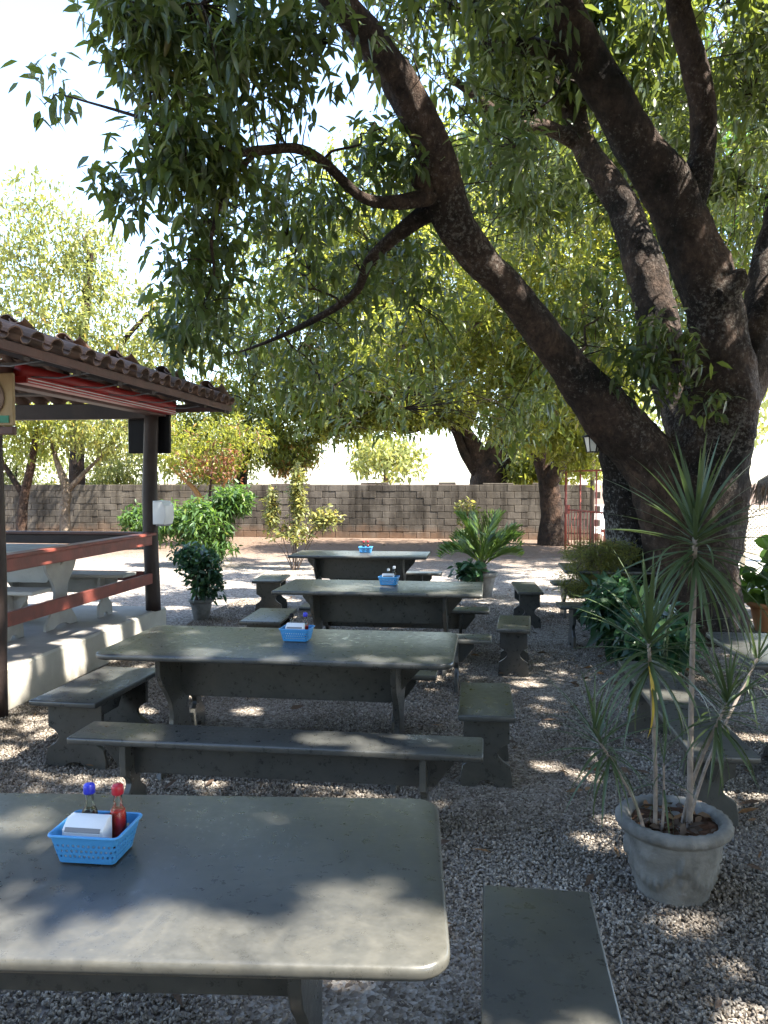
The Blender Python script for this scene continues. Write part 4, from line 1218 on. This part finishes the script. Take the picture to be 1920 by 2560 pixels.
# ------------------------------------------------------------------ shrubs and pot plants
def shrub(name, label, base, stems, lobes, leaf, ln, lw, per, pot=None, down=0, lod=1, cat='shrub', tw='twig', spread=.03):
    t = thing(name, label, cat, base)
    z0 = 0
    if pot:
        make_pot(t, pot[0], pot[1], M[pot[2]], False); z0 = pot[1] * .85
    cl = in_lobes(lobes)
    tb = Tubes()
    tips = []
    for i in range(stems):
        q = cl[rng.integers(len(cl))]
        b = np.array((rng.normal(0, .05), rng.normal(0, .05), z0 - .03))
        P = catmull([b, b * .5 + q * .5 + rng.normal(0, .04, 3) * (1, 1, 0) + (0, 0, .08), q], .08)
        tb.add(P, np.linspace(.012, .004, len(P)), 5)
        tips += list(P[len(P) // 3:])
    tips = np.array(tips)
    for q in cl[::3]:
        j2 = int(np.argmin(np.linalg.norm(tips - q, axis=1)))
        tb.add([tips[j2], (tips[j2] + q) / 2 + (0, 0, .02), q], [.004, .003, .002], 3, cap=False)
    tb.build('stems', M[tw], t)
    p, d_, L_, W_ = rosettes(cl, per, spread, ln, lw, down)
    o = link('foliage', leaves_mesh('foliage', p, d_, L_, W_, .2, lod), M[leaf], t)
    o['kind'] = 'stuff'
    return t

shrub('yellow_bush', 'yellow-green bush with upright leafy shoots behind the farthest table', (-3.7, 14.8, 0), 12,
      [(-.45, 0, 1.15, .14, .14, .40, 70), (.08, 0, 1.45, .15, .15, .62, 120), (.62, 0, 1.0, .30, .15, .22, 60), (0, 0, .7, .5, .3, .2, 50)], 'yellow', .11, .42, 8, down=-.2)
shrub('leafy_shrub', 'lush green shrub leaning out beside the pavilion corner', (-5.6, 15.2, 0), 22,
      [(0, 0, .9, .55, .6, .5, 260), (.5, .2, 1.35, .4, .4, .3, 120), (-.7, 0, .9, .5, .5, .4, 120), (.1, 0, .4, .5, .5, .3, 100)], 'fresh', .17, .28, 8, down=.3)
shrub('leafy_shrub', 'small bright green shrub behind the pavilion end railing', (-8.6, 19.0, 0), 14,
      [(0, 0, .7, .7, .5, .45, 140)], 'fresh', .17, .34, 8, down=.1)
shrub('potted_shrub', 'dark small-leaved potted shrub at the foot of the pavilion corner post', (-3.5, 9.3, 0), 12,
      [(0, 0, .66, .26, .24, .22, 100), (.08, 0, .42, .22, .2, .16, 50), (-.2, 0, .82, .16, .16, .12, 30)], 'darkleaf', .09, .5, 8, (.15, .26, 'pot'), 0)
shrub('sprig_plant', 'small bright-leaved sprig growing at the foot of the back wall', (-.55, 21.8, 0), 5,
      [(0, 0, .8, .3, .2, .45, 26)], 'yellow', .2, .4, 7, down=-.1)
shrub('fern_plant', 'feathery yellow-green fern plant spilling over the table behind the tree', (1.22, 8.75, .75), 26,
      [(0, 0, .18, .42, .3, .14, 420), (-.1, -.1, -.1, .4, .2, .28, 330)], 'bright', .055, .14, 12, (.12, .16, 'pot'), .1, lod=0, cat='potted plant', spread=.02)
shrub('leafy_shrub', 'dark green drooping shrub crowding the foot of the big tree', (1.25, 7.75, 0), 22,
      [(0, 0, .52, .28, .34, .28, 90), (.2, -.7, .42, .28, .4, .24, 70), (.25, -.3, .22, .36, .45, .16, 60)], 'darkleaf', .19, .30, 8, down=.4)
shrub('broad_leaf_plant', 'broad-leaved green plant in a terracotta pot right of the big trunk', (3.2, 9.4, 0), 12,
      [(0, 0, .62, .32, .25, .26, 20), (.25, .1, .85, .2, .2, .14, 9)], 'fresh', .26, .72, 3, (.26, .34, 'terracotta'), .1, cat='potted plant')
shrub('broad_leaf_plant', 'low broad-leaved plant on the pale paving right of the trunk', (3.75, 10.6, 0), 8,
      [(0, 0, .5, .35, .3, .3, 18)], 'fresh', .26, .7, 3, (.2, .26, 'terracotta'), .1, cat='potted plant')

def palm():
    t = thing('potted_palm', 'young feathery palm in a pale pot beyond the third table', 'potted plant', (-.08, 11.75, 0))
    make_pot(t, .23, .36, M['pot'], False)
    def frond(name, L_, droop, nl=24):
        tb = Tubes()
        pts = []
        x = z = 0; a = 0
        for i in range(13):
            pts.append((x, 0, z)); s = i / 12
            a = -droop * s ** 1.3
            x += L_ / 12 * math.cos(a); z += L_ / 12 * math.sin(a)
        pts = np.array(pts)
        tb.add(pts, np.linspace(.012, .003, 13), 5)
        v = [tuple(q) for q in np.vstack(tb.v)]; f = list(tb.f)
        for i in range(nl):
            s = .15 + .85 * i / nl
            b = np.array([np.interp(s * 12, range(13), pts[:, k]) for k in range(3)])
            ll = .36 * L_ * math.sin(math.pi * (.12 + .83 * (i / nl))) + .04
            for sg_ in (-1, 1):
                dr_ = np.array((.84, sg_ * .50, .1 - .35 * random.random())); dr_ /= np.linalg.norm(dr_)
                n0 = len(v)
                wv = np.array((.0045, 0, .005))
                m_ = b + dr_ * ll * .5 + (0, 0, .01); e = b + dr_ * ll + (0, 0, -.10 * ll)
                v += [tuple(b), tuple(m_ + wv), tuple(e), tuple(m_ - wv)]
                f += [(n0, n0 + 1, n0 + 2), (n0, n0 + 2, n0 + 3)]
        me = pydata(name, v, f); me.materials.append(M['palm']); return me
    ms = [frond('frond', .66, 1.5), frond('frond', .74, 1.9), frond('frond', .82, .8)]
    for i in range(20):
        k = i / 20
        o = link('frond', ms[i % 3 if k < .7 else 2], None, t, (0, 0, .42 + .1 * k))
        o.rotation_euler = Euler((random.uniform(-.2, .2), -R(48 + 38 * k + random.uniform(-7, 7)), i * 2.4), 'XYZ')
    tb = Tubes(); tb.add([(0, 0, .25), (.01, 0, .4), (0, 0, .56)], [.07, .075, .03], 9, .1); tb.build('stem', M['twig'], t)
palm()
shrub('undergrowth_plant', 'dark round-leaved plant filling the palm pot at its foot', (-.15, 11.5, 0), 6, [(-.15, 0, .42, .2, .15, .14, 26)], 'darkleaf', .13, .6, 5, down=.1, cat='plant')

# ------------------------------------------------------------------ lantern on the trunk
ln_ = thing('wall_lantern', 'small dark lantern with milky panes fixed to the big trunk', 'lantern', (1.10, 8.62, 2.02))
link('roof_cap', lathe_mesh('roof_cap', [(.005, .215), (.02, .21), (.05, .185), (.115, .16), (.115, .152), (.02, .15)], 6), M['black'], ln_)
link('base_plate', lathe_mesh('base_plate', [(.05, -.012), (.062, -.01), (.062, .0), (.04, .002)], 6), M['black'], ln_)
for i in range(6):
    a0, a1 = i * math.pi / 3, (i + 1) * math.pi / 3
    v = [(.058 * math.cos(a0), .058 * math.sin(a0), .001), (.058 * math.cos(a1), .058 * math.sin(a1), .001), (.088 * math.cos(a1), .088 * math.sin(a1), .151), (.088 * math.cos(a0), .088 * math.sin(a0), .151)]
    link('pane', pydata('pane', v, [(0, 1, 2, 3)]), M['lampglass'], ln_)
    tb = Tubes(); tb.add([(.06 * math.cos(a0), .06 * math.sin(a0), 0), (.09 * math.cos(a0), .09 * math.sin(a0), .152)], [.006, .006], 5); tb.build('bar', M['black'], ln_)
tb = Tubes(); tb.add([(0, 0, .2), (.03, .02, .27), (.18, .1, .26), (.3, .2, .16)], [.009] * 4, 6); tb.build('arm', M['black'], ln_)

# ------------------------------------------------------------------ red gate, low picket fence and the street side
g = thing('red_gate', 'tall red metal gate of upright bars standing open at the yard corner', 'gate', (1.95, 20.3, 0), math.atan2(-2.5, .75))
for x in (0, .9, 1.8, 2.65):
    tb = Tubes(); tb.add([(x, 0, 0), (x, 0, 1.98)], [.03 if x in (0, 2.65) else .02] * 2, 8); tb.build('upright', M['redmetal'], g)
for z in (.12, 1.0, 1.96):
    tb = Tubes(); tb.add([(0, 0, z), (2.65, 0, z)], [.022] * 2, 8); tb.build('crossbar', M['redmetal'], g)
for i in range(1, 14):
    x = i * 2.65 / 14
    tb = Tubes(); tb.add([(x, 0, .12), (x, 0, 1.0)], [.011] * 2, 6); tb.build('bar', M['redmetal'], g)
box('lock_box', .04, .2, -.03, .03, .9, 1.12, M['redmetal'], g)
f_ = thing('picket_fence', 'low red picket fence with a top board running along the street side', 'fence', (2.55, 17.6, 0), 0)
box('top_board', -.1, 1.9, -.06, .06, .60, .66, M['redmetal'], f_)
for i in range(14):
    box('picket', i * .135 - .05, i * .135 + .04, -.025, .025, .02, .60, M['brick'], f_)
box('kerb', -.15, 1.95, -.10, .10, 0, .10, M['brick'], f_)
for i, (x, y, h, lab) in enumerate(((2.75, 21.5, 2.4, 'wooden post standing beyond the red gate, nearer the wall'), (3.3, 21.2, 2.6, 'wooden post standing beyond the red gate, nearer the big trunk'))):
    pt = thing('wooden_post', lab, 'post', (x, y, 0))
    tb = Tubes(); tb.add([(0, 0, 0), (.01, 0, h / 2), (0, 0, h)], [.07, .068, .06], 10, .05, seed=i); tb.build('shaft', M['twig'], pt)
    link('cap', lathe_mesh('cap', [(.075, h), (.08, h + .01), (.08, h + .03), (.02, h + .06)], 10), M['twig'], pt)
# straw parasol and lattice at the right edge
ps = thing('straw_parasol', 'dark straw parasol edge cut by the right side of the picture', 'parasol', (5.2, 12.9, 0))
tb = Tubes(); tb.add([(0, 0, 0), (0, 0, 1.2), (0, 0, 2.35)], [.05, .05, .045], 10); tb.build('pole', M['twig'], ps)
link('canopy', lathe_mesh('canopy', [(1.02, 1.62), (1.0, 1.70), (.55, 2.0), (.08, 2.4), (.02, 2.42)], 28, lambda q, a, r, z: (q[0], q[1], q[2] + (.02 * math.sin(a * 9)))), M['straw'], ps)
n_ = 620
a = rng.uniform(0, 6.2832, n_); rr = rng.uniform(.9, 1.03, n_)
pp = np.stack([rr * np.cos(a), rr * np.sin(a), rng.uniform(1.62, 1.74, n_)], 1)
dd = np.stack([np.cos(a) * .15, np.sin(a) * .15, np.full(n_, -1.)], 1) + rng.normal(0, .12, (n_, 3))
o = link('fringe', leaves_mesh('fringe', pp, dd, rng.uniform(.18, .42, n_), rng.uniform(.02, .05, n_), 0, 0), M['straw'], ps); o['kind'] = 'stuff'
lt = thing('lattice_fence', 'pale woven lattice fence panel at the right edge of the yard', 'fence', (4.5, 14.7, 0), R(4))
box('top_rail', 0, 3.0, -.03, .03, 1.22, 1.28, M['lattice'], lt)
box('bottom_rail', 0, 3.0, -.03, .03, .40, .46, M['lattice'], lt)
for x in (0.03, 1.5, 2.97): box('post', x - .04, x + .04, .035, .11, 0, 1.3, M['lattice'], lt)
for s in (-1, 1):
    k = -.8
    while k < 3.0:
        x0, x1 = k, k + .76
        z0_, z1_ = (.46, 1.22) if s > 0 else (1.22, .46)
        if x0 < .02: z0_ += (z1_ - z0_) * ((.02 - x0) / .76); x0 = .02
        if x1 > 2.98: z1_ -= (z1_ - z0_) * ((x1 - 2.98) / (x1 - x0)); x1 = 2.98
        if x1 - x0 > .05:
            tb = Tubes(); tb.add([(x0, s * .008, z0_), (x1, s * .008, z1_)], [.011] * 2, 4); tb.build('slat', M['lattice'], lt)
        k += .075
